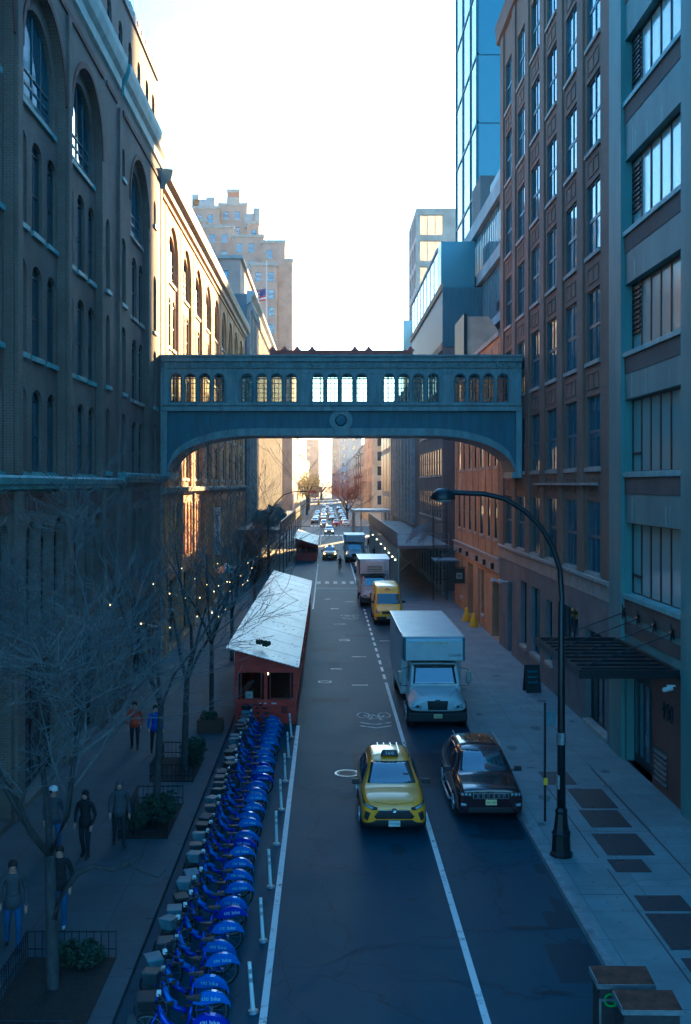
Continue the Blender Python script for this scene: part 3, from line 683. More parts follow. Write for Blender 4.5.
for a, b, z0, z1, _, d in grd[1:]: window(D, 'R', XR, (a+b)/2, z0, b-a, z1-z0, 0, 4, 2, 'frame_b', 'glass', None, .3, .09)
m = MB(); m2 = MB(); m3 = MB()
for a, b in bays:
    for i, (z0, z1) in enumerate(rows):
        m = MB(); wp(m, 'R', XR, a+.02, b-.02, z0-.75, z0-.16, .02); m.build('brick_spandrel', 'brickD', D, world=True)
        for ua, ub in ((b-1.05, b-.12), (a+.12, a+1.0)): m2 = MB(); wp(m2, 'R', XR+.3, ua, ub, z0+.62, z0+.70, .09); m2.build('transom', 'frame_b', D, world=True)
    m = MB(); wp(m, 'R', XR, a+.02, b-.02, 4.55, 5.0, .02); m.build('brick_spandrel', 'brickD', D, world=True)
for i in (2, 3, 4):
    m3 = MB()
    for k in range(9): wp(m3, 'R', XR+.3, 36.35, 37.2, rows[i][0]+.78+k*.17, rows[i][0]+.86+k*.17, .09)
    m3.build('louvre', 'frame_b', D, world=True)
m = MB()
for u0, u1 in ((37.38, 38.95), (29.75, 31.05), (22.15, 23.45)): m = MB(); wp(m, 'R', XR, u0, u1, 0.1, 35.5, .14); m.build('pilaster', 'tealc', D, world=True)
random.seed(4); m = MB()
for a, b in bays:
    for i, (z0, z1) in enumerate(rows):
        for k in range(4):
            m = MB(); u = random.uniform(a+.5, b-.5); wp(m, 'R', XR, u, u+random.uniform(.04, .1), z1+.05, z1+random.uniform(.5, 1.0), .004); m.build('lime_streak', 'stone_teal', D, world=True)
m = MB(); wp(m, 'R', XR, 31.4, 34.15, .14, 4.1, .02); m.build('entrance_brick_panel', 'brickAr', D, world=True)
# entrance doors
door = MB(); wp(door, 'R', XR+.25, 34.2, 37.1, .14, 3.6, .0, .08); do = door.build('door', 'frame_b', D, world=True)
for u in (34.6, 35.3, 36.0, 36.6):
    q = MB(); wp(q, 'R', XR+.25, u, u+.32, .5, 3.0, .02); q.build('pane', 'glass_blue', do, world=True)
q = MB(); wp(q, 'R', XR+.25, 35.55, 35.6, 1.0, 1.4, .06); q.build('handle', 'steel', do, world=True)
text('450', .75, 'frame_b', D, (XR-.04, 32.6, 2.75), (R(90), 0, R(-90)), 'house_number', .03, world=True)
v = MB(); wp(v, 'R', XR, 32.6, 33.9, .35, 1.5, .03)
vo = v.build('vent_frame', 'frame_b', D, world=True); v = MB()
for k in range(6): wp(v, 'R', XR-.03, 32.7, 33.8, .45+k*.17, .53+k*.17, .05)
v.build('vent_slats', 'steel', vo, world=True)
# canopy
cn = thing('entrance_canopy', 'black steel entrance canopy of parallel beams hung over the right sidewalk', 'canopy', (XR, 34.7, 4.15))
m = MB(); m.box(7.45, 7.57, 31.3, 38.1, 4.05, 4.3); m.box(10.3, 10.42, 31.3, 38.1, 4.05, 4.3); m.box(7.57, 10.3, 31.3, 31.42, 4.05, 4.3); m.box(7.57, 10.3, 37.98, 38.1, 4.05, 4.3); m.build('rim', 'black', cn, world=True)
for k in range(8):
    m = MB(); y = 32.05+k*.74; m.box(7.575, 10.295, y, y+.32, 4.10, 4.24); m.build('beam', 'black', cn, world=True)
for k in range(4):
    y = 32.0+k*1.75; m = MB(); m.tube([(7.8, y, 4.3), (10.45, y, 5.3)], .02); m.build('rod', 'black', cn, world=True)
    m = MB()
    for a in range(5): m.tube([(10.42, y, 5.3), (10.40, y+.28*math.cos(a*1.257), 5.3+.28*math.sin(a*1.257))], [.05, .015])
    m.build('star_bracket', 'black', cn, world=True)
for y, z, lb, xo in ((31.9, 3.65, 'white security camera on the brick panel by the house number', 0),):
    o = thing('security_camera', lb, 'camera', (XR-.02, y, z)); m = MB(); m.box(-.25, -.0, -.04, .04, .05, .1); m.build('bracket', 'paper', o)
    m = MB(); m.cyl((0, 0), 0, .3, .07, n=10); q = m.build('housing', 'paper', o); q.rotation_euler = (0, R(-95), R(20)); q.location = (-.1, 0, 0)
# C: brick building with paired sash bays
C_ = thing('brick_loft', 'tall red brown brick loft with rows of narrow sash windows, right of the footbridge', 'building', (XR, 52, 0), 0, RG)
cols = [(40.75, 42.85), (44.55, 46.65), (48.5, 50.6), (52.4, 54.5), (56.3, 58.4), (60.2, 62.3)]
zr = (6.3, 10.45, 14.65, 18.9, 23.05, 27.3, 31.5)
opsC = [(a, b, z, z+2.85, 0, .13) for a, b in cols for z in zr]
gC = [(52.1, 54.3, 1.2, 4.6, 0, .25), (55.6, 57.2, 1.2, 4.6, 0, .25), (49.3, 50.6, 1.4, 4.3, 0, .25), (39.6, 43.0, .3, 4.0, 0, .3), (44.2, 48.0, 2.6, 4.5, 0, .3), (60.0, 61.4, .14, 4.2, 0, .5)]
m = MB(); facade(m, 'R', XR+.003, 39.0, 64.3, 5.4, 37.2, opsC, .22); wall_body(m, XR, XR+22, 39.0, 64.3, 37.2, {'x0'}); m.build('wall', 'brickC', C_, world=True)
for q in opsC: window(C_, 'R', XR, (q[0]+q[1])/2, q[2], q[1]-q[0], 2.85, 0, 2, 2, 'frame_t', 'glass_blue', 'stone', .13, .09)
m = MB(); facade(m, 'R', XR-.03, 39.0, 64.3, 0, 5.4, gC, .3); m.build('ground_floor_wall', 'greyc', C_, world=True)
for q in gC:
    if q[0] == 60.0:
        dd = MB(); wp(dd, 'R', XR+.4, 60.0, 61.4, .14, 4.2, 0, .05); d_ = dd.build('door', 'frame_b', C_, world=True); hh = MB(); wp(hh, 'R', XR+.4, 60.2, 60.26, 1.1, 1.4, .06); hh.build('handle', 'steel', d_, world=True)
    else: window(C_, 'R', XR-.03, (q[0]+q[1])/2, q[2], q[1]-q[0], q[3]-q[2], 0, 2 if q[1]-q[0] < 3 else 4, 1, 'frame_b', 'glass_teal' if q[0] in (52.1, 55.6) else 'glass', 'stone', q[5], .06)
m = MB(); cornice(m, 'R', XR, 39.1, 64.3, [(0, 5.35), (.06, 5.4), (.08, 5.95), (.2, 6.05), (.2, 6.17), (0, 6.2)]); wp(m, 'R', XR, 41, 53, 9.75, 9.85, .22); m.build('stone_band', 'stone', C_, world=True)
m = MB()
for a in [39.05]+[c[1]+.35 for c in cols]:
    b = a+1.0 if a > 39.1 else a+1.25
    m = MB(); wp(m, 'R', XR, a, min(b, 64.2), 6.2, 36.4, .09); m.build('brick_pier', 'brickC', C_, world=True)
m = MB()
for a, b in cols:
    for z in zr[:-1]:
        m = MB(); wp(m, 'R', XR, a+.2, b-.2, z+3.1, z+3.16, .03); wp(m, 'R', XR, a+.2, b-.2, z+3.72, z+3.78, .03)
        wp(m, 'R', XR, a+.2, a+.26, z+3.16, z+3.72, .03); wp(m, 'R', XR, b-.26, b-.2, z+3.16, z+3.72, .03); wp(m, 'R', XR, (a+b)/2-.04, (a+b)/2+.04, z+3.16, z+3.72, .03)
        m.build('spandrel_panel', 'brickC', C_, world=True)
m = MB(); cornice(m, 'R', XR, 39, 64.5, [(0, 36.4), (.2, 36.5), (.25, 37.2), (.3, 37.5), (-.4, 37.5), (-.4, 36.4)]); m.build('parapet', 'brickC', C_, world=True)
m = MB(); wp(m, 'R', XR, 57.6, 64.3, 6.0, 9.0, .14, 0); 
# E: low orange brick building
E = thing('brick_warehouse', 'low orange brown brick warehouse with pale stone band under the right end of the footbridge', 'building', (XR, 76, 0), 0, RG)
colsE = [(65.2, 66.4), (68.2, 69.2), (71.2, 72.7), (74.4, 75.4), (77.1, 78.5), (80.6, 81.6), (83.3, 84.7)]
opsE = [(a, b, z, z+2.7, 0, .06) for a, b in colsE for z in (6.4, 10.9)]+[(a, b, 15.3, 17.7, 0, .06) for a, b in colsE]
gE = [(64.6, 67.4, .14, 3.7, 0, .6), (71.0, 72.2, 1.0, 4.0, 0, .25), (72.8, 73.6, .14, 4.0, 0, .4), (76.3, 79.2, .14, 4.0, 0, .6), (82.0, 83.6, 1.0, 4.0, 0, .25)]
m = MB(); facade(m, 'R', XR, 64.3, 87, 0, 18.8, opsE+gE, .22); wall_body(m, XR, XR+18, 64.31, 87, 18.8, {'x0'}); m.build('wall', 'brickE', E, world=True)
for q in opsE: window(E, 'R', XR, (q[0]+q[1])/2, q[2], q[1]-q[0], q[3]-q[2], 0, 1, 2, 'frame', 'glass', 'stone', .06)
for q in gE:
    if q[2] > .5: window(E, 'R', XR, (q[0]+q[1])/2, q[2], q[1]-q[0], q[3]-q[2], 0, 2, 2, 'frame', 'glass', 'stone', q[5])
    else:
        dd = MB(); wp(dd, 'R', XR+q[5], q[0], q[1], .14, q[3], 0, .06); d_ = dd.build('door', 'frame_b', E, world=True); hh = MB(); wp(hh, 'R', XR+q[5], q[0]+.15, q[0]+.21, 1.1, 1.4, .05); hh.build('handle', 'steel', d_, world=True)
m = MB(); wp(m, 'R', XR, 64.35, 87, 4.35, 5.15, .1); wp(m, 'R', XR, 64.35, 87, 5.15, 5.27, .2); m.build('stone_band', 'stone', E, world=True)
m = MB()
for u in (64.6, 67.4, 70.2, 73.4, 76.2, 79.4, 82.4, 85.6): m = MB(); wp(m, 'R', XR, u, u+.45, 5.3, 18.4, .05); m.build('brick_pier', 'brickE', E, world=True)
m = MB()
for u in (66, 69.5, 73, 78, 82): m = MB(); wp(m, 'R', XR-.1, u, u+.35, 4.5, 4.85, .18); m.build('wall_fitting', 'black', E, world=True)
rf = MB(); rf.box(XR-.1, XR+18, 64.5, 87.1, 18.8, 19.1); rf.build('roof', 'stone', E, world=True)
# gabled rooftop structure
x0, x1 = zz(464, 82), zz(484, 82)
m = MB(); m.rings([[(x0, y, 19.1), (x1+2.6, y, 19.1), (x1+.2, y, 22.6), (x0, y, 22.6)] for y in (81, 86.5)]); m.build('rooftop_gable', 'cream', E, world=True)
m = MB(); m.hexa([(x0-.15, 80.9, 19.1), (x0+.1, 80.9, 19.1), (x0+.1, 86.6, 19.1), (x0-.15, 86.6, 19.1), (x0-.15, 80.9, 22.8), (x0+.1, 80.9, 22.8), (x0+.1, 86.6, 22.8), (x0-.15, 86.6, 22.8)]); m.build('gable_edge', 'frame_b', E, world=True)
m = MB(); m.box(XR+4.2, XR+6, 76, 80, 19.1, 20.7); m.build('roof_plant', 'brickE', E, world=True)
# F: grey brick building
opsF = grid_ops(97.5, 122, 2.35, 1.25, (6.6, 10.6, 14.6, 18.6), 2.5, 0, .05)+grid_ops(97.5, 122, 4.6, 3.2, (.3,), 3.6, 0, .3)
wF = []
Fb = block('grey_brick_building', 'grey brick building with metal clad top storey behind the low warehouse', 'building', XR, XR+16, 96, 124, 22.2, 'R', 'brickF', opsF, wF, .18, RG)
add_wins(Fb, 'R', XR, opsF, nx=1, ny=2, sill='stone')
m = MB(); m.box(XR-.05, XR+7.4, 95.9, 131, 22.2, 27.6); m.build('metal_top_storey', 'metal_teal', Fb, world=True)
m = MB()
for k in range(36): m.box(XR+.05+k*.2, XR+.1+k*.2, 95.85, 95.9, 22.3, 27.5)
m.build('metal_rib', 'metal_teal', Fb, world=True)
m = MB(); m.box(XR-.06, XR+3.0, 97, 100, 27.6, 32.0); m.build('terrace_box', 'glass_teal', Fb, world=True)
m = MB()
for k in range(8): m.box(XR-.02, XR+.05, 100+k*3.8, 103.6+k*3.8, 27.6, 31.8)
m.build('terrace_glass', 'clear2', Fb, world=True)
m = MB(); m.box(XR-.1, XR+.1, 100, 131, 31.8, 32.1)
for k in range(9): m.box(XR-.06, XR+.08, 99.9+k*3.8, 100+k*3.8, 27.6, 31.8)
m.build('terrace_frame', 'greyw', Fb, world=True)
m = MB(); m.box(XR-.15, XR+.0, 96, 131, 21.9, 22.6); m.box(XR-.2, XR, 96, 131, 27.3, 27.9); m.build('ledge', 'brickE', Fb, world=True)
# G: curtain wall building behind
Gb = thing('glass_office', 'glass curtain wall office set back behind the brick loft, pale fascia bands', 'building', (14.2, 92, 0), 0, RG)
m = MB(); m.box(14.25, 34, 66, 110, 0, 33.6); m.build('core_wall', 'metal_teal', Gb, world=True)
for zb_, zt_ in ((23.5, 27.9), (28.9, 32.9)):
    for k in range(22): m = MB(); m.box(14.12, 14.24, 66.1+k*2, 68.0+k*2, zb_, zt_); m.build('window', 'glass_pale', Gb, world=True)
m = MB()
for a, b in ((22.8, 23.5), (27.9, 28.9), (32.9, 34.2)): m.box(13.7, 14.3, 65.8, 110.2, a, b)
m.build('fascia', 'greyw', Gb, world=True)
m = MB()
for k in range(44): m.box(14.06, 14.12, 66+k, 66.05+k, 23.5, 27.9); m.box(14.06, 14.12, 66+k, 66.05+k, 28.9, 32.9)
m.build('mullion', 'frame_t', Gb, world=True)
m = MB(); m.box(16, 33, 68, 104, 34.2, 39); m.build('plant_storey', 'metal_teal', Gb, world=True)
text('ATION', 1.0, 'blackprint', Gb, (14.0, 88.2, 23.4), (R(90), 0, R(90)), 'roof_lettering', .03, world=True); text('ME', 1.0, 'blackprint', Gb, (14.0, 87.0, 24.4), (R(90), 0, R(90)), 'roof_lettering', .03, world=True)
# H: blue glass tower
Ht = thing('glass_tower', 'tall blue glass tower rising out of the top of the picture on the right', 'building', (17.7, 134, 0), 0, RG)
m = MB(); m.box(17.75, 40, 124.05, 143.9, 0, 92); m.build('wall', 'glass_teal', Ht, world=True)
nw = 0
for i, z in enumerate(range(36, 92, 8)):
    for a, b in ((124.3, 129.4), (129.9, 136.6), (137.1, 143.7)):
        m = MB(); m.box(17.6, 17.74, a, b, z+.35, z+7.9); m.build('window', 'glass_pale', Ht, world=True)
m = MB()
for z in range(36, 92, 8): m.box(17.5, 17.74, 124, 144, z, z+.3)
for y in (124.0, 129.5, 136.7, 143.8): m.box(17.45, 17.74, y, y+.3, 34, 92)
m.build('mullion', 'frame_t', Ht, world=True)
m = MB()
for z in range(36, 92, 8): m.box(17.8, 40, 123.98, 124.04, z, z+.1)
for x in (21, 25): m.box(x, x+.08, 123.98, 124.04, 34, 92)
m.build('panel_joint', 'frame_t', Ht, world=True)
m = MB(); m.box(16.4, 38, 118, 140, 0, 38.5); m.box(17, 22, 117.5, 124, 38.5, 44); m.build('podium', 'brickF', Ht, world=True)
# I: grey gridded block
Ib = thing('gridded_office', 'grey concrete office with large square windows, left of the glass tower', 'building', (20.8, 210, 0), 0, RG)
m = MB(); ops = [(17.5+k*5.0, 21.9+k*5.0, 56.8-j*4.9, 60.6-j*4.9, 0, .35) for k in range(2) for j in range(9)]; ops = [q for q in ops if q[1] < 26.2]
opsN = [(201+k*5, 204.8+k*5, 56.8-j*4.9, 60.6-j*4.9, 0, .35) for k in range(3) for j in range(9)]
X1 = 24.8; ops = [(a, min(b, X1-.3), c, d, e, f_) for a, b, c, d, e, f_ in ops]
facade(m, 'W', 200, 16.8, X1, 0, 61.8, ops, .35); facade(m, 'R', 16.8, 200, 218, 0, 61.8, opsN, .35); wall_body(m, 16.8, X1, 200, 218, 61.8, {'y0', 'x0'}); m.box(16.9, X1-.1, 200.1, 217.9, 61.4, 61.7); m.build('wall', 'greyw', Ib, world=True)
for q in ops: window(Ib, 'W', 200, (q[0]+q[1])/2, q[2], q[1]-q[0], q[3]-q[2], 0, 3, 1, 'frame_t', 'office_glass', None, .35, .1)
for q in opsN: window(Ib, 'R', 16.8, (q[0]+q[1])/2, q[2], q[1]-q[0], q[3]-q[2], 0, 3, 1, 'frame_t', 'office_glass', None, .35, .1)
# J: dark building with painted light streaks, K glass building, far right row
Jb = block('streaked_building', 'dark building with pale vertical strips standing for reflected light streaks on the right, behind the sidewalk shed', 'building', XR, XR+15, 124.1, 168, 22.5, 'R', 'darkb', [], [], .2, RG)
m = MB()
for u in (126, 131, 137, 143, 149, 155, 161, 166): m = MB(); wp(m, 'R', XR, u, u+1.1, 5, 22.3, .5); m.build('pilaster', 'stone', Jb, world=True)  # pale stone strips stand in for streaks of reflected light
for u in (127.6, 132.6, 138.6, 144.6, 150.6, 156.6):
    for z in (5.5, 11, 16.5): q = MB(); wp(q, 'R', XR, u, u+2.6, z, z+5, .05); q.build('window', 'glass_blue', Jb, world=True)
m = MB(); m.box(XR+.3, XR+3.3, 150, 168, 22.6, 33); m.build('glazed_upper_storey', 'glass_pale', Jb, world=True)
Kb = block('glass_storefront_building', 'pale glass fronted building on the right just before the avenue', 'building', XR, XR+15, 168.1, 204, 23, 'R', 'greyw', [], [], .2, RG)
for z in (1, 8.5, 16):
    for u in (169, 178, 187, 196): q = MB(); wp(q, 'R', XR, u, u+7.6, z, z+6.6, .06); q.build('window', 'office_glass', Kb, world=True)
far_block('corner_building', 'tall plain beige slab on the right at the far corner of the avenue', 372, 420, 428, 246, 300, 'beige', 'R', X=XR, group=RG, lim=60)
def fire_escape(root, X, y0, y1, zs):
    m = MB()
    for i, z in enumerate(zs):
        m.box(X-1.1, X, y0, y1, z, z+.08); m.box(X-1.1, X-1.05, y0, y1, z+.9, z+.95); 
        for k in range(7): yy = y0+(y1-y0)*k/6; m.box(X-1.1, X-1.06, yy-.03, yy+.03, z, z+.9)
        if i: m.tube([(X-.6, y0+.4 if i % 2 else y1-.4, zs[i-1]), (X-.6, y1-.4 if i % 2 else y0+.4, z)], .08, 4)
    m.build('fire_escape', 'black', root, world=True)
q = far_block('tenement', 'cream tenement with dark fire escapes down the right side of the street', 363, 400, 446, 302, 350, 'cream', 'R', X=XR, group=RG, lim=60)
fire_escape(q, XR, 308, 314, [5, 8.4, 11.8, 15.2, 18.6]); fire_escape(q, XR, 330, 336, [5, 8.4, 11.8, 15.2, 18.6])
q = far_block('tenement', 'lower yellowish tenement next beyond the cream one with fire escapes', 357, 380, 452, 351, 420, 'beige', 'R', X=XR, group=RG, lim=60)
fire_escape(q, XR, 356, 362, [5, 8.4, 11.8, 15.2, 18.6])
far_block('tenement', 'farthest pale tenement on the right before the distant towers', 352, 372, 458, 421, 560, 'cream', 'R', X=XR, group=RG, lim=50)
far_block('tenement', 'farthest tan row on the left beyond the low cream block', 300, 315, 462, 472, 600, 'mauve', 'L', X=XL, lim=50)
# ================================================================== footbridge
Bz = lambda y: H+(484-y)/18.56
BX = lambda x: (x-327)/18.56
br = thing('footbridge', 'blue painted enclosed footbridge with arched windows spanning the street between the brick buildings', 'bridge', (0, 58.8, Bz(440)))
Y0b, Y1b = 57.1, 60.6; xa, xb = XL+.02, XR-.02
groups = [(169, 226), (239.7, 298.5), (310.6, 369), (382, 440.4), (453, 510)]
def skin(y, d):
    m = MB(); ops = []
    for a, b in groups:
        a, b = BX(a), BX(b); st = (b-a)/4
        for k in range(4): ops.append((a+k*st+.065, a+(k+1)*st-.065, Bz(402.5), Bz(373), .3, d))
    p = pf('W', y)
    facade(m, 'W', y, xa, xb, Bz(411), Bz(368), ops, d); return m, ops
m, ops = skin(Y0b, .14); m2 = MB()
bops = [(BX(a)-.5, BX(b)+.5, Bz(406), Bz(370), 0, .1) for a, b in groups]
facade(m2, 'W', Y1b-.14, xa, xb, Bz(411), Bz(368), bops, .1)
m.build('wall', 'bridge', br, world=True); m2.build('back_wall', 'bridge', br, world=True)
for q in ops:
    window(br, 'W', Y0b, (q[0]+q[1])/2, q[2], q[1]-q[0], q[3]-q[2], .3, 3, 5, 'frame_t' , 'clear', None, .1, .03)
for q in bops: window(br, 'W', Y1b-.14, (q[0]+q[1])/2, q[2], q[1]-q[0], q[3]-q[2], 0, 4, 1, 'frame_t', 'clear', None, .06, .05)
m = MB(); m.box(xa, xb, Y0b+.2, Y1b-.2, Bz(408), Bz(405)); m.build('floor', 'bridge_d', br, world=True)
m = MB(); m.box(xa, xb, Y0b-.1, Y1b+.1, Bz(368)+.002, Bz(362)); m.box(xa, xb, Y0b-.3, Y1b+.3, Bz(362)+.002, Bz(357.5)); m.box(xa, xb, Y0b-.42, Y1b+.42, Bz(357.5)+.002, Bz(355.5)); m.build('cornice', 'bridge', br, world=True)
m = MB()
x = xa+.1
while x < xb-.2: m = MB(); m.box(x, x+.1, Y0b-.22, Y0b-.1, Bz(366), Bz(362)-.002); m.build('bracket', 'bridge', br, world=True); x += .32
m = MB(); m.box(BX(270), BX(413), Y0b+.1, Y1b-.1, Bz(355.4), Bz(350)); m.build('raised_roof', 'bridge_r', br, world=True)
for x in (272, 284, 297, 312, 355, 369, 411):
    m = MB(); X = BX(x); m.lathe([(.24, 0), (.16, .08), (.10, .14), (.05, .22), (.0, .26)], (X, Y0b+.35, Bz(350)), 8); m.build('finial', 'bridge_r', br, world=True)
m = MB(); m.box(xa, xb, Y0b-.12, Y0b, Bz(405.5), Bz(403.2)); m.box(xa, xb, Y0b-.2, Y0b, Bz(411.2), Bz(407.2)); m.box(xa, xb, Y1b, Y1b+.15, Bz(411), Bz(407)); m.build('sill_belt', 'bridge', br, world=True)
m = MB()
for x0, x1 in ((161.5, 166), (229, 236.5), (301, 308.5), (371.5, 379.5), (443, 450.5), (513, 521)): m.box(BX(x0), BX(x1), Y0b-.08, Y0b, Bz(403), Bz(370)); m.box(BX(x0)-.04, BX(x1)+.04, Y0b-.12, Y0b, Bz(373), Bz(369.5))
for a, b in groups:
    a, b = BX(a), BX(b); st = (b-a)/4
    for k in range(5): m.cyl((a+k*st, Y0b-.02), Bz(402.8), Bz(381), .03, n=8); m.box(a+k*st-.05, a+k*st+.05, Y0b-.08, Y0b-.0, Bz(381), Bz(380))
m.build('pilaster', 'bridge', br, world=True)
# arch girder: lower outline
def low(x):   # pixel x -> pixel y of the soffit
    e = min(max((x-168)/92, 0), 1) if x < 341 else min(max((515-x)/92, 0), 1)
    return 434.5+38*(1-math.sqrt(max(0, 1-(1-e)**2.3)))
N_ = 60; xs = [BX(167.5+(515.5-167.5)*i/N_) for i in range(N_+1)]
def girder(mb, y0, y1, o0, o1, top=None):
    for i in range(N_):
        a, b = xs[i], xs[i+1]; pa, pb = 327+a*18.56, 327+b*18.56
        za0, zb0 = Bz(low(pa)-o0), Bz(low(pb)-o0)
        za1, zb1 = (Bz(low(pa)-o1), Bz(low(pb)-o1)) if top is None else (top, top)
        mb.hexa([(a, y0, za0), (b, y0, zb0), (b, y1, zb0), (a, y1, za0), (a, y0, za1), (b, y0, zb1), (b, y1, zb1), (a, y1, za1)])
m = MB(); girder(m, Y0b+.06, Y0b+.2, 1, 0, Bz(411.3)); m.build('panelled_girder', 'bridge_d', br, world=True); m = MB(); girder(m, Y1b-.2, Y1b-.06, 1, 0, Bz(411.3))
m.build('panelled_girder', 'bridge_d', br, world=True)
m = MB()
for k in range(95):
    x = xa+.3+k*.2; px = 327+x*18.56
    if x < xb-.3: m.box(x, x+.025, Y0b+.03, Y0b+.06, Bz(low(px)-6), Bz(411.3))
m.build('girder_rib', 'bridge_d', br, world=True)
m = MB(); girder(m, Y0b-.06, Y0b+.06, -.2, 6.2); girder(m, Y0b-.14, Y1b, -1.2, 0.0); m.build('arch_rib', 'bridge', br, world=True)
m = MB(); 
for x0, x1, x2, x3 in ((xa, BX(167.4), xa, BX(172)), (BX(515.6), xb, BX(511), xb)): m = MB(); m.box(x0, x1, Y0b-.15, Y1b, Bz(474), Bz(411.3)); m.box(x2, x3, Y0b-.25, Y1b-1, Bz(478), Bz(472)); m.build('end_bracket', 'bridge', br, world=True)
m = MB(); m.lathe([(.62, -.12), (.60, .0), (.32, .02), (.32, -.12)], (BX(341), Y0b+.0, Bz(420.5)), 24, 'y'); m.lathe([(.30, -.1), (.29, -.02)], (BX(341), Y0b, Bz(420.5)), 24, 'y'); mm = m.build('medallion', 'bridge', br, world=True)
m = MB(); m.lathe([(.28, -.14), (.2, -.16), (.1, -.17), (.02, -.18)], (BX(341), Y0b, Bz(420.5)), 20, 'y'); m.build('medallion_boss', 'bridge_d', mm, world=True)

# worn surface of the road: sealed cracks, stains, trench patches; gum and dirt on the pavement
random.seed(77)
def walk(mb, x, y, ang, n, st, w, z, x0, x1):
    p = Vector((x, y, z))
    for k in range(n):
        ang += random.gauss(0, .35); d = Vector((math.cos(ang), math.sin(ang), 0)); q = p+d*st
        if not x0 < q.x < x1: break
        s_ = Vector((-d.y, d.x, 0))*w*random.uniform(.4, 1); mb.face(p-s_, q-s_, q+s_, p+s_); p = q
g = MB()
for k in range(46):
    y = 18+random.random()**1.5*110; walk(g, random.uniform(-1, 5.3), y, random.choice((0, 1.57, 3.14, 4.7))+random.gauss(0, .3), random.randint(6, 26), .28, random.uniform(.008, .022), .006, -3.4, 5.5)
struct('road_crack', g, 'asphalt_dark')
def blob(mb, x, y, r0, z, sx=1, sy=1):
    n = 14; mb.face(*[(x+r0*sx*random.uniform(.6, 1.1)*math.cos(6.283*j/n), y+r0*sy*random.uniform(.6, 1.1)*math.sin(6.283*j/n), z) for j in range(n)])
g = MB()
for x, y, r0, sx, sy in ((5.3, 22.3, .3, .8, 2.2), (5.35, 24.6, .22, .8, 3), (4.6, 23.4, .5, 1.6, .25), (4.5, 29.5, .35, 2, .8), (1.9, 28.4, .25, 1, 2), (4.2, 39.5, .3, 1, 2), (2.0, 25, .12, 1, 1), (.6, 33, .14, 1, 2), (3.9, 48, .3, 1, 3), (.4, 58, .3, 1, 3), (5.4, 27, .15, 1, 3), (4.4, 20.4, .2, 2, .6)): blob(g, x, y, r0, .007, sx, sy)
struct('oil_stain', g, 'asphalt_dark')
g = MB()
for k in range(260): blob(g, random.uniform(5.9, 10.3), 18+random.random()*50, random.uniform(.015, .05), .1365)
for k in range(16): blob(g, random.uniform(6, 10), 18+random.random()*40, random.uniform(.12, .3), .136, 1, random.uniform(.4, 2))
struct('pavement_stain', g, 'pave_stain')
g = MB()
for k in range(5): walk(g, random.uniform(6, 10), 20+k*7, random.random()*6, 22, .22, .008, .1372, 5.8, 10.4)
struct('pavement_crack', g, 'plate')
# ------------------------------------------------------------------ vehicles
def car_ring(y, hw, zb, zs, zt, tw, cr=.03):
    h = [(0, zb), (hw*.8, zb), (hw*.97, zb+.06), (hw, zb+.22), (hw*1.0, zs-.10), (hw*.975, zs), (tw+(hw-tw)*.12, zt-(zt-zs)*.14), (tw*.96, zt-.01), (tw*.6, zt+cr*.7), (0, zt+cr)]
    return [(x, y, z) for x, z in h]+[(-x, y, z) for x, z in h[1:-1]][::-1]
def wheel_set(root, hw, ys, r, wd=.22, rimc='chrome_d'):
    for y in ys:
        for s in (-1, 1):
            wl = MB(); x = s*(hw-.10)
            wl.lathe([(r*.55, -wd/2), (r*.93, -wd/2), (r, -wd/2+.04), (r, wd/2-.04), (r*.93, wd/2), (r*.55, wd/2)], (0, 0, 0), 20, 'x')
            w_ = wl.build('wheel', 'black_r', root, smooth=False, loc=(x, y, r))
            rm = MB(); rm.lathe([(r*.62, -.02), (r*.60, .03), (r*.1, .0), (.001, .0)], (0, 0, 0), 16, 'x')
            for k in range(5):
                a = 2*math.pi*k/5; rm.box(.02, .05, -.03, .03, 0, .01)
                c, s_ = math.cos(a), math.sin(a); q = [(-.03, .05), (.03, .05), (.03, r*.58), (-.03, r*.58)]
                rm.rings([[(d, u*c-v*s_, u*s_+v*c) for u, v in q] for d in (.0, .05)])
            ro = rm.build('rim', rimc, w_, loc=(s*(wd/2-.015), 0, 0)); 
            if s < 0: ro.rotation_euler = (0, 0, math.pi)
def arches(root, bvh, ys, r, mat):
    for view in ('left', 'right'):
        for y in ys:
            p = [(y-(r*1.2)*math.cos(math.pi*k/12), r*.9+(r*1.22)*math.sin(math.pi*k/12)) for k in range(13)]+[(y+r*1.2, .26), (y-r*1.2, .26)]
            press('wheel_arch', bvh, [p], view, mat, root, .004, 3, .004)
def base_car(root, st, paint, ys, r, hw, sub=2, arch='black_p', ws=None, side=None, rear=None):
    m = MB(); m.rings([car_ring(*s) for s in st]); b = m.build('body', paint, root, smooth=True, sub=sub)
    bv = bvh_of(b); arches(root, bv, ys, r, arch); wheel_set(root, hw, ys, r)
    press('windshield', bv, [ws], 'front', 'carglass', root, .006, 4)
    if rear: press('rear_window', bv, [rear], 'back', 'carglass', root, .006, 4)
    for p in side:
        for v in ('left', 'right'): press('side_window', bv, [p], v, 'carglass', root, .006, 4)
    return bv
def mirrors(root, hw, y, z, mat='black_p'):
    for s in (-1, 1):
        m = MB(); m.box(-.11, .11, -.05, .07, -.07, .08); m.box(*((-.26, -.09) if s > 0 else (.09, .26)), -.02, .03, -.06, -.02); o = m.build('wing_mirror', mat, root, loc=(s*(hw+.10), y, z), bevel=.03)
        q = MB(); q.box(-.09, .09, .071, .075, -.05, .06); q.build('mirror_glass', 'chrome', o)
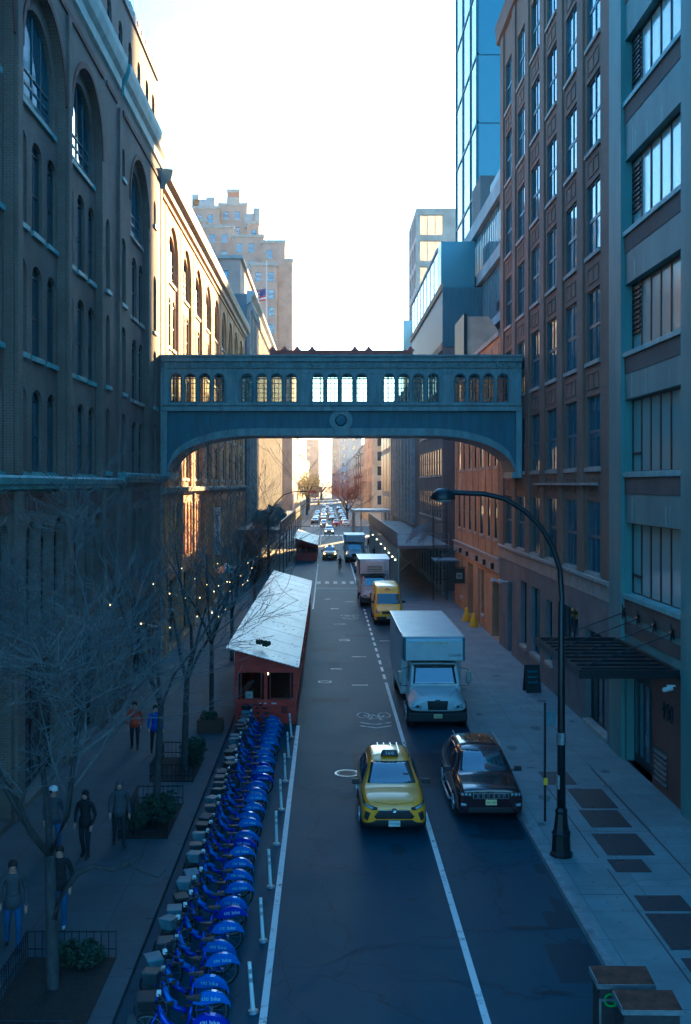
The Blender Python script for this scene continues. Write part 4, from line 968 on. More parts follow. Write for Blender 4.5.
# --- yellow taxi
def taxi(label, x, y, group, lit=False, sub=2, name='taxi'):
    t = thing(name, label, 'taxi', (x, y, 0), 0, group); L = 2.3
    st = [(-2.31, .60, .34, .56, .72, .52), (-2.27, .80, .26, .68, .86, .66), (-2.12, .89, .21, .78, .96, .74), (-1.85, .92, .2, .85, 1.02, .78), (-1.25, .925, .2, .91, 1.08, .80), (-1.02, .925, .2, .94, 1.12, .78),
          (-.62, .925, .2, .96, 1.40, .66), (-.22, .925, .2, .97, 1.60, .58), (.1, .925, .2, .98, 1.655, .585), (.95, .925, .2, 1.0, 1.67, .59), (1.7, .925, .2, 1.03, 1.62, .57), (2.0, .90, .22, 1.04, 1.35, .62), (2.22, .88, .25, 1.0, 1.08, .66), (2.3, .80, .32, .85, .95, .62)]
    bv = base_car(t, st, 'taxi', (-1.40, 1.30), .36, .925, sub, ws=[(-.70, 1.14), (.70, 1.14), (.555, 1.575), (-.555, 1.575)],
                  side=[[(-.75, 1.06), (-.25, 1.45), (.25, 1.50), (.25, 1.06)], [(.32, 1.06), (.32, 1.5), (1.05, 1.5), (1.1, 1.08)], [(1.18, 1.1), (1.13, 1.48), (1.5, 1.42), (1.62, 1.14)]], rear=[(-.6, 1.18), (.6, 1.18), (.5, 1.5), (-.5, 1.5)])
    hl = [(.46, .80), (.80, .90), (.88, 1.00), (.86, .86), (.60, .735), (.48, .74)]
    for q in (hl, mirror(hl)):
        press('headlight', bv, [q], 'front', 'black_p', t, .007)
    hb = [(.56, .80), (.80, .89), (.81, .82), (.62, .765)]
    for q in (hb, mirror(hb)): press('headlight_lens', bv, [q], 'front', 'head_on' if lit else 'lampglass', t, .02)
    press('grille', bv, [[(-.42, .73), (.42, .73), (.56, .56), (.50, .50), (-.50, .50), (-.56, .56)]], 'front', 'black_p', t, .008)
    m = press('grille_trim', bv, [[(-.44, .745), (.44, .745), (.44, .73), (-.44, .73)]], 'front', 'trim', t, .014)
    for q in ([(.66, .66), (.80, .70), (.84, .50), (.74, .44)], mirror([(.66, .66), (.80, .70), (.84, .50), (.74, .44)])): press('fog_recess', bv, [q], 'front', 'black_p', t, .008)
    press('lower_bumper', bv, [[(-.80, .21), (.80, .21), (.86, .36), (.60, .41), (.5, .47), (-.5, .47), (-.60, .41), (-.86, .36)]], 'front', 'black_p', t, .009)
    press('side_cladding', bv, [[(-2.0, .2), (2.1, .2), (2.1, .40), (-2.0, .40)]], 'left', 'black_p', t, .005); press('side_cladding', bv, [[(-2.0, .2), (2.1, .2), (2.1, .40), (-2.0, .40)]], 'right', 'black_p', t, .005)
    m = MB(); m.box(-.16, .16, -2.37, -2.33, .30, .46); o = m.build('number_plate', 'plate_w', t); text('T73 406C', .075, 'car_blue', o, (0, -2.372, .38), (R(90), 0, 0), 'plate_number')
    m = MB(); m.torus((0, -2.34, .74), .055, .012, 'y', 16, 5); m.torus((0, -2.345, .75), .03, .008, 'y', 12, 5); m.build('emblem', 'chrome', t)
    m = MB(); m.hexa([(-.27, -.12, 1.68), (.27, -.12, 1.68), (.27, .12, 1.68), (-.27, .12, 1.68), (-.20, -.05, 1.84), (.20, -.05, 1.84), (.20, .07, 1.84), (-.20, .07, 1.84)]); rl = m.build('roof_light', 'frame_b', t, bevel=.02)
    text('TAXI', .12, 'paper', rl, (0, -.098, 1.76), (R(68), 0, 0), 'roof_light_lettering')
    for s in (-1, 1): m = MB(); m.tube([(s*.56, -.1, 1.66), (s*.57, 0, 1.71), (s*.575, .9, 1.73), (s*.56, 1.6, 1.68), (s*.55, 1.7, 1.62)], .018); m.build('roof_rail', 'black_p', t)
    for k in (-.3, -.1, .1, .3): m = MB(); m.box(k-.01, k+.01, .25, 1.5, 1.688, 1.70); m.build('roof_groove', 'taxi', t)
    m = MB(); m.box(.35, .5, -.78, -.74, 1.28, 1.34); m.tube([(-.5, -.93, 1.15), (.1, -.93, 1.18)], .012); m.build('wiper', 'black_p', t)
    m = MB(); m.tube([(-.84, -1.1, 1.01), (-.78, -1.8, 1.0), (-.5, -2.2, .93), (0, -2.30, .89), (.5, -2.2, .93), (.78, -1.8, 1.0), (.84, -1.1, 1.01)], .004); m.build('bonnet_seam', 'black_p', t)
    mirrors(t, .925, -.72, 1.10); return t
VG = 'vehicles on the road'
taxi1 = taxi('yellow suv taxi with black roof sign straddling the white line in front of the truck', 1.87, 31.75, VG)
# --- dark parked SUV
def suv(label, x, y, group, paint='maroon'):
    t = thing('parked_suv', label, 'suv', (x, y, 0), 0, group)
    st = [(-2.41, .82, .34, .70, .94, .76), (-2.38, .92, .27, .80, 1.01, .80), (-2.2, .94, .23, .84, 1.04, .78), (-1.8, .965, .22, .92, 1.09, .80), (-1.3, .97, .22, .97, 1.13, .80), (-1.05, .97, .22, 1.0, 1.17, .78),
          (-.65, .97, .22, 1.02, 1.45, .69), (-.28, .97, .22, 1.03, 1.67, .63), (.1, .97, .22, 1.04, 1.73, .64), (1.0, .97, .22, 1.06, 1.74, .645), (1.8, .97, .22, 1.08, 1.69, .63), (2.15, .95, .24, 1.08, 1.40, .68), (2.35, .92, .28, 1.0, 1.12, .7), (2.41, .85, .34, .9, 1.0, .65)]
    bv = base_car(t, st, paint, (-1.46, 1.45), .385, .97, 2, paint, ws=[(-.72, 1.20), (.72, 1.20), (.59, 1.64), (-.59, 1.64)],
                  side=[[(-.78, 1.12), (-.25, 1.55), (.22, 1.59), (.22, 1.12)], [(.3, 1.12), (.3, 1.6), (1.05, 1.6), (1.1, 1.13)], [(1.18, 1.14), (1.13, 1.58), (1.75, 1.52), (1.95, 1.2)]], rear=[(-.6, 1.22), (.6, 1.22), (.52, 1.55), (-.52, 1.55)])
    hl = [(.53, .91), (.90, .95), (.91, .83), (.56, .80)]
    for q in (hl, mirror(hl)): press('headlight', bv, [q], 'front', 'frame_b', t, .007)
    for x0 in (.57, .68, .79):
        q = [(x0, .90), (x0+.07, .91), (x0+.07, .83), (x0, .82)]
        for p in (q, mirror(q)): press('headlight_lens', bv, [p], 'front', 'lampglass', t, .016)
    for k in range(7):
        c = -.45+k*.15; press('grille_slot', bv, [[(c-.05, .90), (c+.05, .90), (c+.045, .76), (c-.045, .76)]], 'front', 'frame_b', t, .014)
        m = press('grille_trim', bv, [[(c-.065, .915), (c+.065, .915), (c+.06, .745), (c-.06, .745)]], 'front', 'trim', t, .009)
    press('lower_intake', bv, [[(-.62, .50), (.62, .50), (.7, .34), (-.7, .34)]], 'front', 'black_p', t, .007)
    for q in ([(.70, .60), (.86, .62), (.86, .54), (.72, .53)], mirror([(.70, .60), (.86, .62), (.86, .54), (.72, .53)])): press('fog_light', bv, [q], 'front', 'lampglass', t, .008)
    m = MB(); m.box(-.16, .16, -2.47, -2.43, .58, .73); o = m.build('number_plate', 'plate_y', t); text('HKR 2084', .07, 'car_black', o, (0, -2.472, .655), (R(90), 0, 0), 'plate_number')
    m = MB(); m.box(-.1, .1, -2.32, -2.30, 1.01, 1.04); m.build('emblem', 'chrome', t)
    for s in (-1, 1):
        m = MB(); m.tube([(s*.62, -.1, 1.73), (s*.63, 0, 1.79), (s*.635, 1.2, 1.80), (s*.61, 1.75, 1.75), (s*.6, 1.85, 1.68)], .02); m.build('roof_rail', 'trim', t)
        m = MB(); m.tube([(s*.99, -.9, .32), (s*1.03, -.8, .30), (s*1.03, .8, .30), (s*.99, .9, .32)], .035); m.build('side_step', 'trim', t)
    m = MB(); m.tube([(-.5, -.98, 1.20), (.1, -.98, 1.24)], .012); m.build('wiper', 'black_p', t)
    m = MB(); m.box(.28, .45, -.93, -.92, 1.25, 1.29); m.build('permit_card', 'paper', t)
    mirrors(t, .97, -.72, 1.16, 'frame_b'); return t
suv1 = suv('dark maroon suv with fallen leaves on its roof parked at the right kerb', 4.72, 32.9, VG)
random.seed(3); m = MB()
for k in range(420):
    x = random.gauss(0, .26); y = random.gauss(.75, .33)
    if abs(x) > .56 or not -.05 < y < 1.55: continue
    z = 1.775+random.uniform(0, .03)-abs(x)*.06; a = random.uniform(0, 6.28); s = random.uniform(.018, .045)
    d = Vector((math.cos(a), math.sin(a), random.uniform(-.4, .4)))*s; e = Vector((-math.sin(a), math.cos(a), random.uniform(-.4, .4)))*s*.6; c = Vector((4.72+x, 32.9+y, z))
    m.face(c-d, c+e, c+d, c-e)
tag(m.build('fallen_leaves', 'leaves_f'), 'brown fallen leaves scattered on the roof of the dark suv', 'leaves', kind='stuff')
# --- trucks
def truck(label, x, y, rz=0, box_len=8.0, reefer=False, boxmat='boxw', zt=3.47, plate=True, hd=0):
    t = thing('box_truck', label, 'truck', (x, y, 0), rz, VG)
    m = MB(); st = [(.0, 1.02, .72, .88, 1.10, .70), (.06, 1.12, .68, .95, 1.22, .74), (.3, 1.17, .66, 1.0, 1.32, .78), (.9, 1.17, .66, 1.05, 1.46, .84), (1.15, 1.14, .66, 1.30, 1.56, .92)]
    m.rings([car_ring(*s) for s in st]); hood = m.build('bonnet', 'white', t, smooth=True, sub=2); bv = bvh_of(hood)
    m = MB(); m.hexa([(-1.05, 1.1, .7), (1.05, 1.1, .7), (1.08, 2.7, .7), (-1.08, 2.7, .7), (-1.05, 1.1, 1.5), (1.05, 1.1, 1.5), (1.08, 2.7, 1.5), (-1.08, 2.7, 1.5)])
    m.hexa([(-1.04, 1.1, 1.501), (1.04, 1.1, 1.501), (1.08, 2.7, 1.501), (-1.08, 2.7, 1.501), (-.94, 1.55, 2.38), (.94, 1.55, 2.38), (.98, 2.7, 2.42), (-.98, 2.7, 2.42)]); cab = m.build('cab', 'white', t, bevel=.07)
    bc = bvh_of(cab)
    press('windshield', bc, [[(-.90, 1.60), (.90, 1.60), (.82, 2.24), (-.82, 2.24)]], 'front', 'carglass', t, .012)
    for v in ('left', 'right'): press('side_window', bc, [[(1.6, 1.62), (1.75, 2.2), (2.45, 2.2), (2.45, 1.62)]], v, 'carglass', t, .01)
    press('grille', bv, [[(-.42, 1.12), (.42, 1.12), (.38, .76), (-.38, .76)]], 'front', 'frame_b', t, .01)
    for k in range(5): press('grille_bar', bv, [[(-.38, .82+k*.06), (.38, .82+k*.06), (.38, .835+k*.06), (-.38, .835+k*.06)]], 'front', 'black_p', t, .02)
    hl = [(.62, .92), (.98, 1.0), (1.02, .84), (.68, .80)]
    for q in (hl, mirror(hl)): press('headlight', bv, [q], 'front', 'lampglass', t, .01)
    for q in ([(.74, .93), (.86, .95), (.86, .86), (.74, .85)], mirror([(.74, .93), (.86, .95), (.86, .86), (.74, .85)])): press('headlight_lens', bv, [q], 'front', 'frame_b', t, .02)
    m = MB(); m.box(-.1, .1, -.03, .02, 1.13, 1.17); m.build('emblem', 'chrome', t)
    m = MB(); m.box(-1.17, 1.17, -.12, .25, .30, .66); m.build('bumper', 'black_p', t, bevel=.05)
    m = MB(); m.box(-.17, .17, -.16, -.13, .46, .62); o = m.build('number_plate', 'plate_y', t); text('73192 MK', .07, 'car_black', o, (0, -.162, .54), (R(90), 0, 0), 'plate_number')
    m = MB(); m.box(-.45, .45, .3, 2.6+box_len, .55, .85); m.build('chassis', 'black_p', t)
    y0 = 1.35; y1 = 2.7+box_len-.1; W = 1.27
    m = MB(); m.box(-W+.1, W-.1, y0, y0+.14, 2.52, zt-.16); m.build('box_nose', boxmat, t)
    m = MB(); m.rings([[(-W+.1, y0, zt-.16), (-W+.1, y0+.03, zt-.08), (-W+.1, y0+.12, zt-.01), (-W+.1, y0+.14, zt-.16)], [(W-.1, y0, zt-.16), (W-.1, y0+.03, zt-.08), (W-.1, y0+.12, zt-.01), (W-.1, y0+.14, zt-.16)]]); m.build('nose_cap', 'alu', t)
    for s in (-1, 1): m = MB(); m.rings([[(s*(W-.1), y0+.0, z), (s*(W-.02), y0+.03, z), (s*(W+.01), y0+.14, z), (s*(W-.1), y0+.14, z)] for z in (2.5, zt-.02)]); m.build('corner_trim', 'bridge_d', t)
    m = MB(); m.box(-W, W, y0+.142, 2.75, 2.5, zt); m.box(-W, W, 2.752, y1, .95, zt); bx = m.build('box_body', boxmat, t)
    m = MB(); m.box(-W-.03, -W+.02, 2.76, y1, zt-.09, zt+.012); m.box(W-.02, W+.03, 2.76, y1, zt-.09, zt+.012); m.box(-W-.03, W+.03, y0+.15, y0+.2, zt, zt+.012); m.box(-W-.02, W+.02, 2.8, y1, .86, .945); m.build('box_rail', 'alu', bx)
    m = MB()
    for k in range(int(box_len/.6)): m.box(-W-.012, -W, 3.0+k*.6, 3.03+k*.6, .96, zt-.1); m.box(-W+.05, W-.05, 3.0+k*.6, 3.03+k*.6, zt, zt+.006)
    m.build('box_rib', boxmat, bx)
    text('COOPER', .13, 'frame_b', bx, (W-.42, y0-.003, 2.72), (R(90), 0, 0), 'lettering')
    if reefer:
        m = MB(); m.box(-.75, .75, y0-.35, y0-.01, 2.62, zt-.1); rf = m.build('cooling_unit', 'white', t, bevel=.05)
        for k in range(4): m = MB(); m.box(-.6, .6, y0-.38, y0-.351, 2.75+k*.13, 2.8+k*.13); m.build('vent_slot', 'frame_b', rf)
    for k in (-.5, -.25, 0, .25, .5): m = MB(); m.box(k-.05, k+.05, y0-.03, y0, zt-.26, zt-.22); m.build('marker_light', 'yellow', t)
    m = MB(); m.box(-.86, .86, 1.36, 1.56, 2.27, 2.33); m.build('sun_visor', 'black_p', t)
    m = MB(); m.tube([(-1.0, 1.15, 1.52), (-.55, .2, 1.30), (-.4, .02, 1.12)], .008, 4); m.tube([(1.0, 1.15, 1.52), (.55, .2, 1.30), (.4, .02, 1.12)], .008, 4); m.build('bonnet_crease', 'basket', t)
    for s in (-1, 1):
        m = MB(); m.tube([(s*1.08, 1.5, 2.2), (s*1.38, 1.3, 2.18), (s*1.40, 1.28, 1.5), (s*1.1, 1.5, 1.45)], .018); a = m.build('mirror_arm', 'black', t)
        m = MB(); m.box(s*1.40-.1, s*1.40+.1, 1.22, 1.34, 1.62, 2.1); m.build('wing_mirror', 'chrome_d', t, bevel=.03)
        m = MB(); m.box(s*1.1-.12, s*1.1+.12, 1.5, 2.5, .4, .66); m.build('step', 'chrome_d', t)
    wheel_set(t, 1.16, (.75, 2.7+box_len*.72), .5, .3); wheel_set(t, .86, (2.7+box_len*.72,), .5, .3)
    m = MB(); m.tube([(-.6, 1.16, 1.56), (.0, 1.18, 1.62)], .015); m.tube([(.1, 1.16, 1.56), (.7, 1.18, 1.62)], .015); m.build('wiper', 'black_p', t)
    m = MB(); m.box(.15, .4, 1.28, 1.3, 1.72, 1.78); m.box(.55, .8, 1.28, 1.3, 1.68, 1.74); m.build('permit_card', 'paper', t)
    return t
truck('large white box truck parked at the right kerb behind the dark suv', 4.43, 42.4)
truck('white refrigerated box truck parked behind the yellow van', 3.85, 84.5, 0, 5.5, True, zt=3.7)
truck('farthest white box truck on the right, just before the avenue crossing', 3.5, 132, 0, 5.5, False, zt=3.4)
# --- yellow van
v = thing('delivery_van', 'bright yellow delivery van parked between the two white box trucks', 'van', (4.28, 76.3, 0), 0, VG)
st = [(-2.95, .72, .4, .7, .92, .66), (-2.88, .88, .3, .8, 1.04, .74), (-2.6, .97, .25, .92, 1.16, .82), (-2.2, 1.0, .25, 1.05, 1.34, .86), (-1.75, 1.0, .25, 1.2, 1.95, .84), (-1.4, 1.0, .25, 1.3, 2.35, .82), (-1.05, 1.0, .25, 1.4, 2.56, .84), (-.4, 1.0, .25, 1.5, 2.62, .88), (2.6, 1.0, .28, 1.5, 2.62, .9), (2.9, .98, .3, 1.4, 2.55, .88), (2.95, .92, .4, 1.3, 2.4, .8)]
m = MB(); m.rings([car_ring(*s) for s in st]); b = m.build('body', 'vany', v, smooth=True, sub=2); bv = bvh_of(b)
press('windshield', bv, [[(-.84, 1.42), (.84, 1.42), (.76, 2.08), (-.76, 2.08)]], 'front', 'glass_blue', v, .01); wheel_set(v, 1.0, (-1.95, 1.75), .35, .22, 'black_p'); arches(v, bv, (-1.95, 1.75), .35, 'black_p')
for q in ('left', 'right'): press('side_window', bv, [[(-1.7, 1.35), (-1.45, 2.0), (-.7, 2.05), (-.7, 1.35)]], q, 'carglass', v, .008)
hl = [(.6, .95), (.86, 1.08), (.9, .9), (.66, .82)]
for q in (hl, mirror(hl)): press('headlight', bv, [q], 'front', 'lampglass', v, .01)
press('grille', bv, [[(-.5, .98), (.5, .98), (.45, .8), (-.45, .8)]], 'front', 'black_p', v, .01); press('bumper', bv, [[(-.86, .3), (.86, .3), (.9, .62), (-.9, .62)]], 'front', 'black_p', v, .01)
m = MB(); m.box(-.16, .16, -3.02, -2.99, .48, .62); m.build('number_plate', 'plate_w', v)
press('red_stripe', bv, [[(-.22, 2.30), (.22, 2.30), (.22, 2.36), (-.22, 2.36)], [(-.1, 2.40), (.1, 2.40), (.08, 2.44), (-.08, 2.44)]], 'front', 'bridge_r', v, .01)
mirrors(v, 1.02, -1.55, 1.5)
# --- ordinary cars farther off
def car(paint, label, x, y, lit=False, kind=0, name='car', group='cars beyond the trucks'):
    t = thing(name, label, 'car', (x, y, 0), 0, group)
    if kind == 0: st = [(-2.3, .62, .32, .5, .66, .5), (-2.2, .82, .22, .62, .78, .66), (-1.8, .88, .18, .74, .88, .72), (-.95, .9, .18, .82, .98, .72), (-.2, .9, .18, .86, 1.38, .56), (.3, .9, .18, .88, 1.43, .56), (1.0, .9, .18, .9, 1.36, .55), (1.6, .9, .18, .9, 1.02, .64), (2.2, .85, .22, .84, .96, .62), (2.3, .76, .3, .7, .85, .55)]; ws = [(-.62, 1.02), (.62, 1.02), (.5, 1.34), (-.5, 1.34)]; sd = [[(-.6, .94), (-.1, 1.3), (.35, 1.34), (.35, .95)], [(.42, .95), (.42, 1.34), (.95, 1.28), (1.25, .98)]]; rr = [(-.55, 1.05), (.55, 1.05), (.48, 1.3), (-.48, 1.3)]
    else: st = [(-2.3, .7, .34, .6, .84, .6), (-2.2, .88, .24, .75, .98, .74), (-1.2, .93, .2, .92, 1.08, .78), (-1.0, .93, .2, .95, 1.14, .76), (-.3, .93, .2, 1.0, 1.64, .62), (1.7, .93, .2, 1.04, 1.66, .6), (2.15, .9, .24, 1.0, 1.2, .64), (2.3, .82, .3, .85, 1.0, .6)]; ws = [(-.68, 1.17), (.68, 1.17), (.56, 1.58), (-.56, 1.58)]; sd = [[(-.7, 1.08), (-.25, 1.5), (.25, 1.54), (.25, 1.1)], [(.32, 1.1), (.32, 1.54), (1.5, 1.5), (1.6, 1.14)]]; rr = [(-.58, 1.2), (.58, 1.2), (.5, 1.5), (-.5, 1.5)]
    bv = base_car(t, st, paint, (-1.4, 1.35), .34, .9, 1, 'black_p', ws, sd, rr)
    hl = [(.5, .64), (.78, .70), (.78, .58), (.55, .56)]
    for q in (hl, mirror(hl)): press('headlight', bv, [q], 'front', 'head_on' if lit else 'lampglass', t, .02)
    press('grille', bv, [[(-.42, .62), (.42, .62), (.36, .45), (-.36, .45)]], 'front', 'black_p', t, .01)
    tl = [(.52, .86), (.78, .86), (.78, .74), (.52, .76)]
    for q in (tl, mirror(tl)): press('tail_light', bv, [q], 'back', 'bridge_r', t, .012)
    mirrors(t, .9, -.7, 1.0, paint); return t
taxi('oncoming yellow taxi with glowing headlights in the middle of the lane', .35, 139, VG, True, 1)
protos = {}
def place(paint, kind, x, y, label, lit=False):
    k = (paint, kind, lit)
    if k not in protos: protos[k] = car(paint, label, x, y, lit, kind); return protos[k]
    c = copy_tree(protos[k]); c.location = (x, y, 0); c['label'] = label; return c
place('car_silver', 0, 3.95, 119, 'silver car parked between the refrigerated truck and the farthest box truck')
place('car_white', 1, .4, 209, 'white suv with lit headlights crossing the avenue towards the camera', True)
place('car_silver', 1, -.7, 243, 'silver suv in the left lane just beyond the avenue', True)
place('car_red', 0, 2.2, 250, 'only red car, in the right lane beyond the avenue')
place('car_white', 0, 4.4, 250, 'white sedan parked on the right behind the russet tree trunk')
place('car_black', 1, -3.0, 262, 'black suv parked nearest on the left beyond the avenue')
place('car_white', 0, -1.0, 290, 'white sedan in the left lane beyond the silver suv'); place('car_silver', 0, 1.4, 288, 'silver sedan in the right lane behind the red car')
place('car_grey', 0, 4.4, 268, 'grey sedan parked on the right beyond the white one'); place('car_blue', 0, -3.0, 280, 'blue sedan parked on the left behind the black suv')
place('car_yellow' if 'car_yellow' in M else 'taxi', 0, -1.0, 325, 'yellow cab in the left lane far down the street', True)
for i, (pa, k, x, y, lb) in enumerate([('car_white', 1, 1.3, 325, 'white suv far down the right lane'), ('car_silver', 0, -3.0, 300, 'silver sedan parked far down the left kerb'), ('car_black', 0, 4.4, 300, 'black sedan parked far down the right kerb'),
    ('car_white', 0, -1.0, 365, 'small white sedan deep in the left lane traffic'), ('car_black', 1, 1.3, 362, 'small black suv deep in the right lane traffic'), ('car_silver', 1, 4.4, 335, 'silver suv parked deep along the right kerb'), ('car_grey', 0, -3.0, 335, 'grey sedan parked deep along the left kerb'),
    ('car_white', 0, .2, 410, 'tiny white car near the vanishing end of the queue'), ('car_silver', 0, -1.2, 450, 'tiny silver car at the far left of the traffic queue'), ('car_white', 1, 1.6, 470, 'tiny white suv at the far end of the street'), ('car_black', 0, 4.4, 400, 'tiny black car parked at the far right kerb')]):
    place(pa, k, x, y, lb)
# ------------------------------------------------------------------ people
def person(label, x, y, rz, top, pants, shoe='shoe', h=1.75, step=.16, hood=False, seated=False, z0=.13, bag=None, group=None, arms=.0):
    t = thing('person', label, 'person', (x, y, z0), rz, group)
    k = h/1.75; V = []; E_ = []; Rr = []
    def add(p, r, par=None):
        V.append(tuple(c*k for c in p)); Rr.append(r*k)
        if par is not None: E_.append((par, len(V)-1))
        return len(V)-1
    pel = add((0, 0, .95), .145); wa = add((0, 0, 1.10), .13, pel); ch = add((0, -.01, 1.30), .165, wa); nb = add((0, 0, 1.45), .09, ch); nk = add((0, -.01, 1.52), .055, nb); hd = add((0, -.02, 1.60), .085, nk); h2 = add((0, -.015, 1.68), .08, hd); add((0, -.12, 1.615), .014, hd)
    for s in (-1, 1):
        sh = add((s*.19, 0, 1.40), .07, nb)
        if seated: el = add((s*.24, -.2, 1.18), .045, sh); wr = add((s*.22, -.42, 1.10), .032, el)
        else: el = add((s*.26, s*step*.35+.02, 1.12), .048, sh); wr = add((s*.25, -.12-s*step*.5-arms, .90+arms*.8), .034, el)
        wx, wy, wz = [c/k for c in V[wr]]
        pm_ = add((wx, wy-.03, wz-.06), .034, wr)
        for j, (dx, ln) in enumerate(((-.03, .075), (-.01, .085), (.012, .08), (.032, .06))):
            f1 = add((wx+s*0+dx*.6, wy-.045+dx*.5, wz-.06-ln*.5), .009, pm_); add((wx+dx*.6, wy-.03+dx*.5, wz-.06-ln), .007, f1)
        th = add((wx-s*.03, wy-.06, wz-.07), .011, pm_)
        hp = add((s*.10, 0, .88), .105, pel)
        if seated: kn = add((s*.11, -.34, .72+s*.08), .07, hp); an = add((s*.11, -.22, .32+s*.08), .045, kn); hl = add((s*.11, -.2, .24+s*.08), .045, an); add((s*.11, -.38, .22+s*.08), .035, hl)
        else:
            kn = add((s*.11, -.04-s*step*.5, .49), .068, hp); an = add((s*.11, s*-step+.05, .09+(.04 if s > 0 else 0)), .046, kn); add((s*.12, s*-step-.14, .04), .036, an); add((s*.11, s*-step+.09, .04), .036, an)
    me = bpy.data.meshes.new('body'); me.from_pydata(V, E_, []); me.update(); o = bpy.data.objects.new('body', me); COL.objects.link(o)
    sk = o.modifiers.new('skin', 'SKIN'); sk.use_smooth_shade = True
    for i, sv in enumerate(me.skin_vertices[0].data): sv.radius = (Rr[i], Rr[i]*(.78 if i in (0, 1, 2) else 1)); sv.use_root = (i == 0)
    sb = o.modifiers.new('sub', 'SUBSURF'); sb.levels = 1; sb.render_levels = 1
    bpy.context.view_layer.update(); m2 = bpy.data.meshes.new_from_object(o.evaluated_get(bpy.context.evaluated_depsgraph_get())); bpy.data.objects.remove(o)
    m2.materials.clear()
    for n_ in (top, pants, 'skin', shoe): m2.materials.append(M[n_])
    wz = wz*k
    for p in m2.polygons:
        c = p.center; z = c.z/k
        if seated: mi = 2 if z > 1.5 or (c.y < -.38*k and z > 1.0) else 3 if z < .3 and abs(c.x) > .02 else 1 if z < .93 else 0
        else: mi = 2 if z > 1.50 else 3 if z < .09 else (2 if abs(c.x) > .2*k and z < .92+arms*.8 and z > .6 else 1 if z < .90 else 0)
        p.material_index = mi; p.use_smooth = True
    link('body', m2, t)
    m = MB(); m.ball((0, .012*k, 1.665*k), .108*k, 10, (.92, 1.0, 1.0)); 
    if hood: m.ball((0, .02*k, 1.52*k), .13*k, 8, (1, .8, .7))
    m.build('hood' if hood else 'hair', top if hood else 'hair', t, smooth=True)
    m = MB()
    for s in (-1, 1): m.ball((s*.032*k, -.105*k, 1.63*k), .011*k, 6)
    m.build('eye', 'frame_b', t); m = MB(); m.box(-.025*k, .025*k, -.108*k, -.10*k, 1.565*k, 1.575*k); m.build('mouth', 'bridge_r', t)
    if not seated: m = MB(); m.lathe([(.165*k, .82*k), (.17*k, .95*k), (.15*k, 1.08*k), (.14*k, 1.08*k)], (0, 0, 0), 12); m.build('jacket_hem', top, t, smooth=True)
    if bag:
        m = MB(); m.box(.25, .45, -.1, .12, .35, .65); 
        tag(m.build('shoulder_bag', bag, None, loc=(x, y, z0)), 'small bag carried by the person in the grey coat', 'bag')
    return t
PG = 'people walking on the left sidewalk'
person('person in a dark jacket and blue jeans walking at the far left edge', -6.55, 22.1, .3, 'cl_grey', 'jeans', group=PG, h=1.82, step=.22)
person('person in a black jacket and jeans with pale shoes behind the near tree trunk', -5.85, 23.2, .1, 'cl_black', 'jeans', 'shoe_w', group=PG)
person('person in a pale cap and jeans, left of the two dark figures', -7.15, 27.7, .5, 'cl_grey', 'jeans', group=PG)
person('person in a long black hooded coat, middle of the left sidewalk', -6.25, 27.4, -.2, 'cl_black', 'cl_dpants', hood=True, group=PG, step=.12)
person('person in a grey hooded coat beside the shrubs near the bikes', -5.55, 28.3, .3, 'cl_grey', 'cl_dpants', hood=True, group=PG)
person('person in an orange red jacket walking left of the second tree', -7.0, 38.6, .1, 'cl_red', 'cl_dpants', group=PG)
person('person in a bright blue coat standing behind the second tree trunk', -6.15, 38.0, .3, 'cl_blue', 'cl_dpants', group=PG)
m = MB(); m.lathe([(.115, 0), (.11, .06), (.05, .10), (.001, .105)], (0, .0, 0), 12); m.box(-.07, .07, -.2, -.08, 0, .015); cp = link('cap', m.mesh('cap', 'paper'), [o for o in COL.objects if o.get('label', '').startswith('person in a pale cap')][0], (0, 0, 1.69))
PR = 'people far off on the right sidewalk'
person('dark clad person on the right sidewalk beside the farthest box truck', 6.0, 134, 0, 'cl_black', 'cl_dpants', group=PR); person('person in a grey coat following on the right sidewalk near the shed', 6.5, 141, 0, 'cl_grey', 'cl_dpants', group=PR)
person('person under the pale roof canopy on the right sidewalk', 6.2, 158, 0, 'cl_black', 'jeans', group=PR)
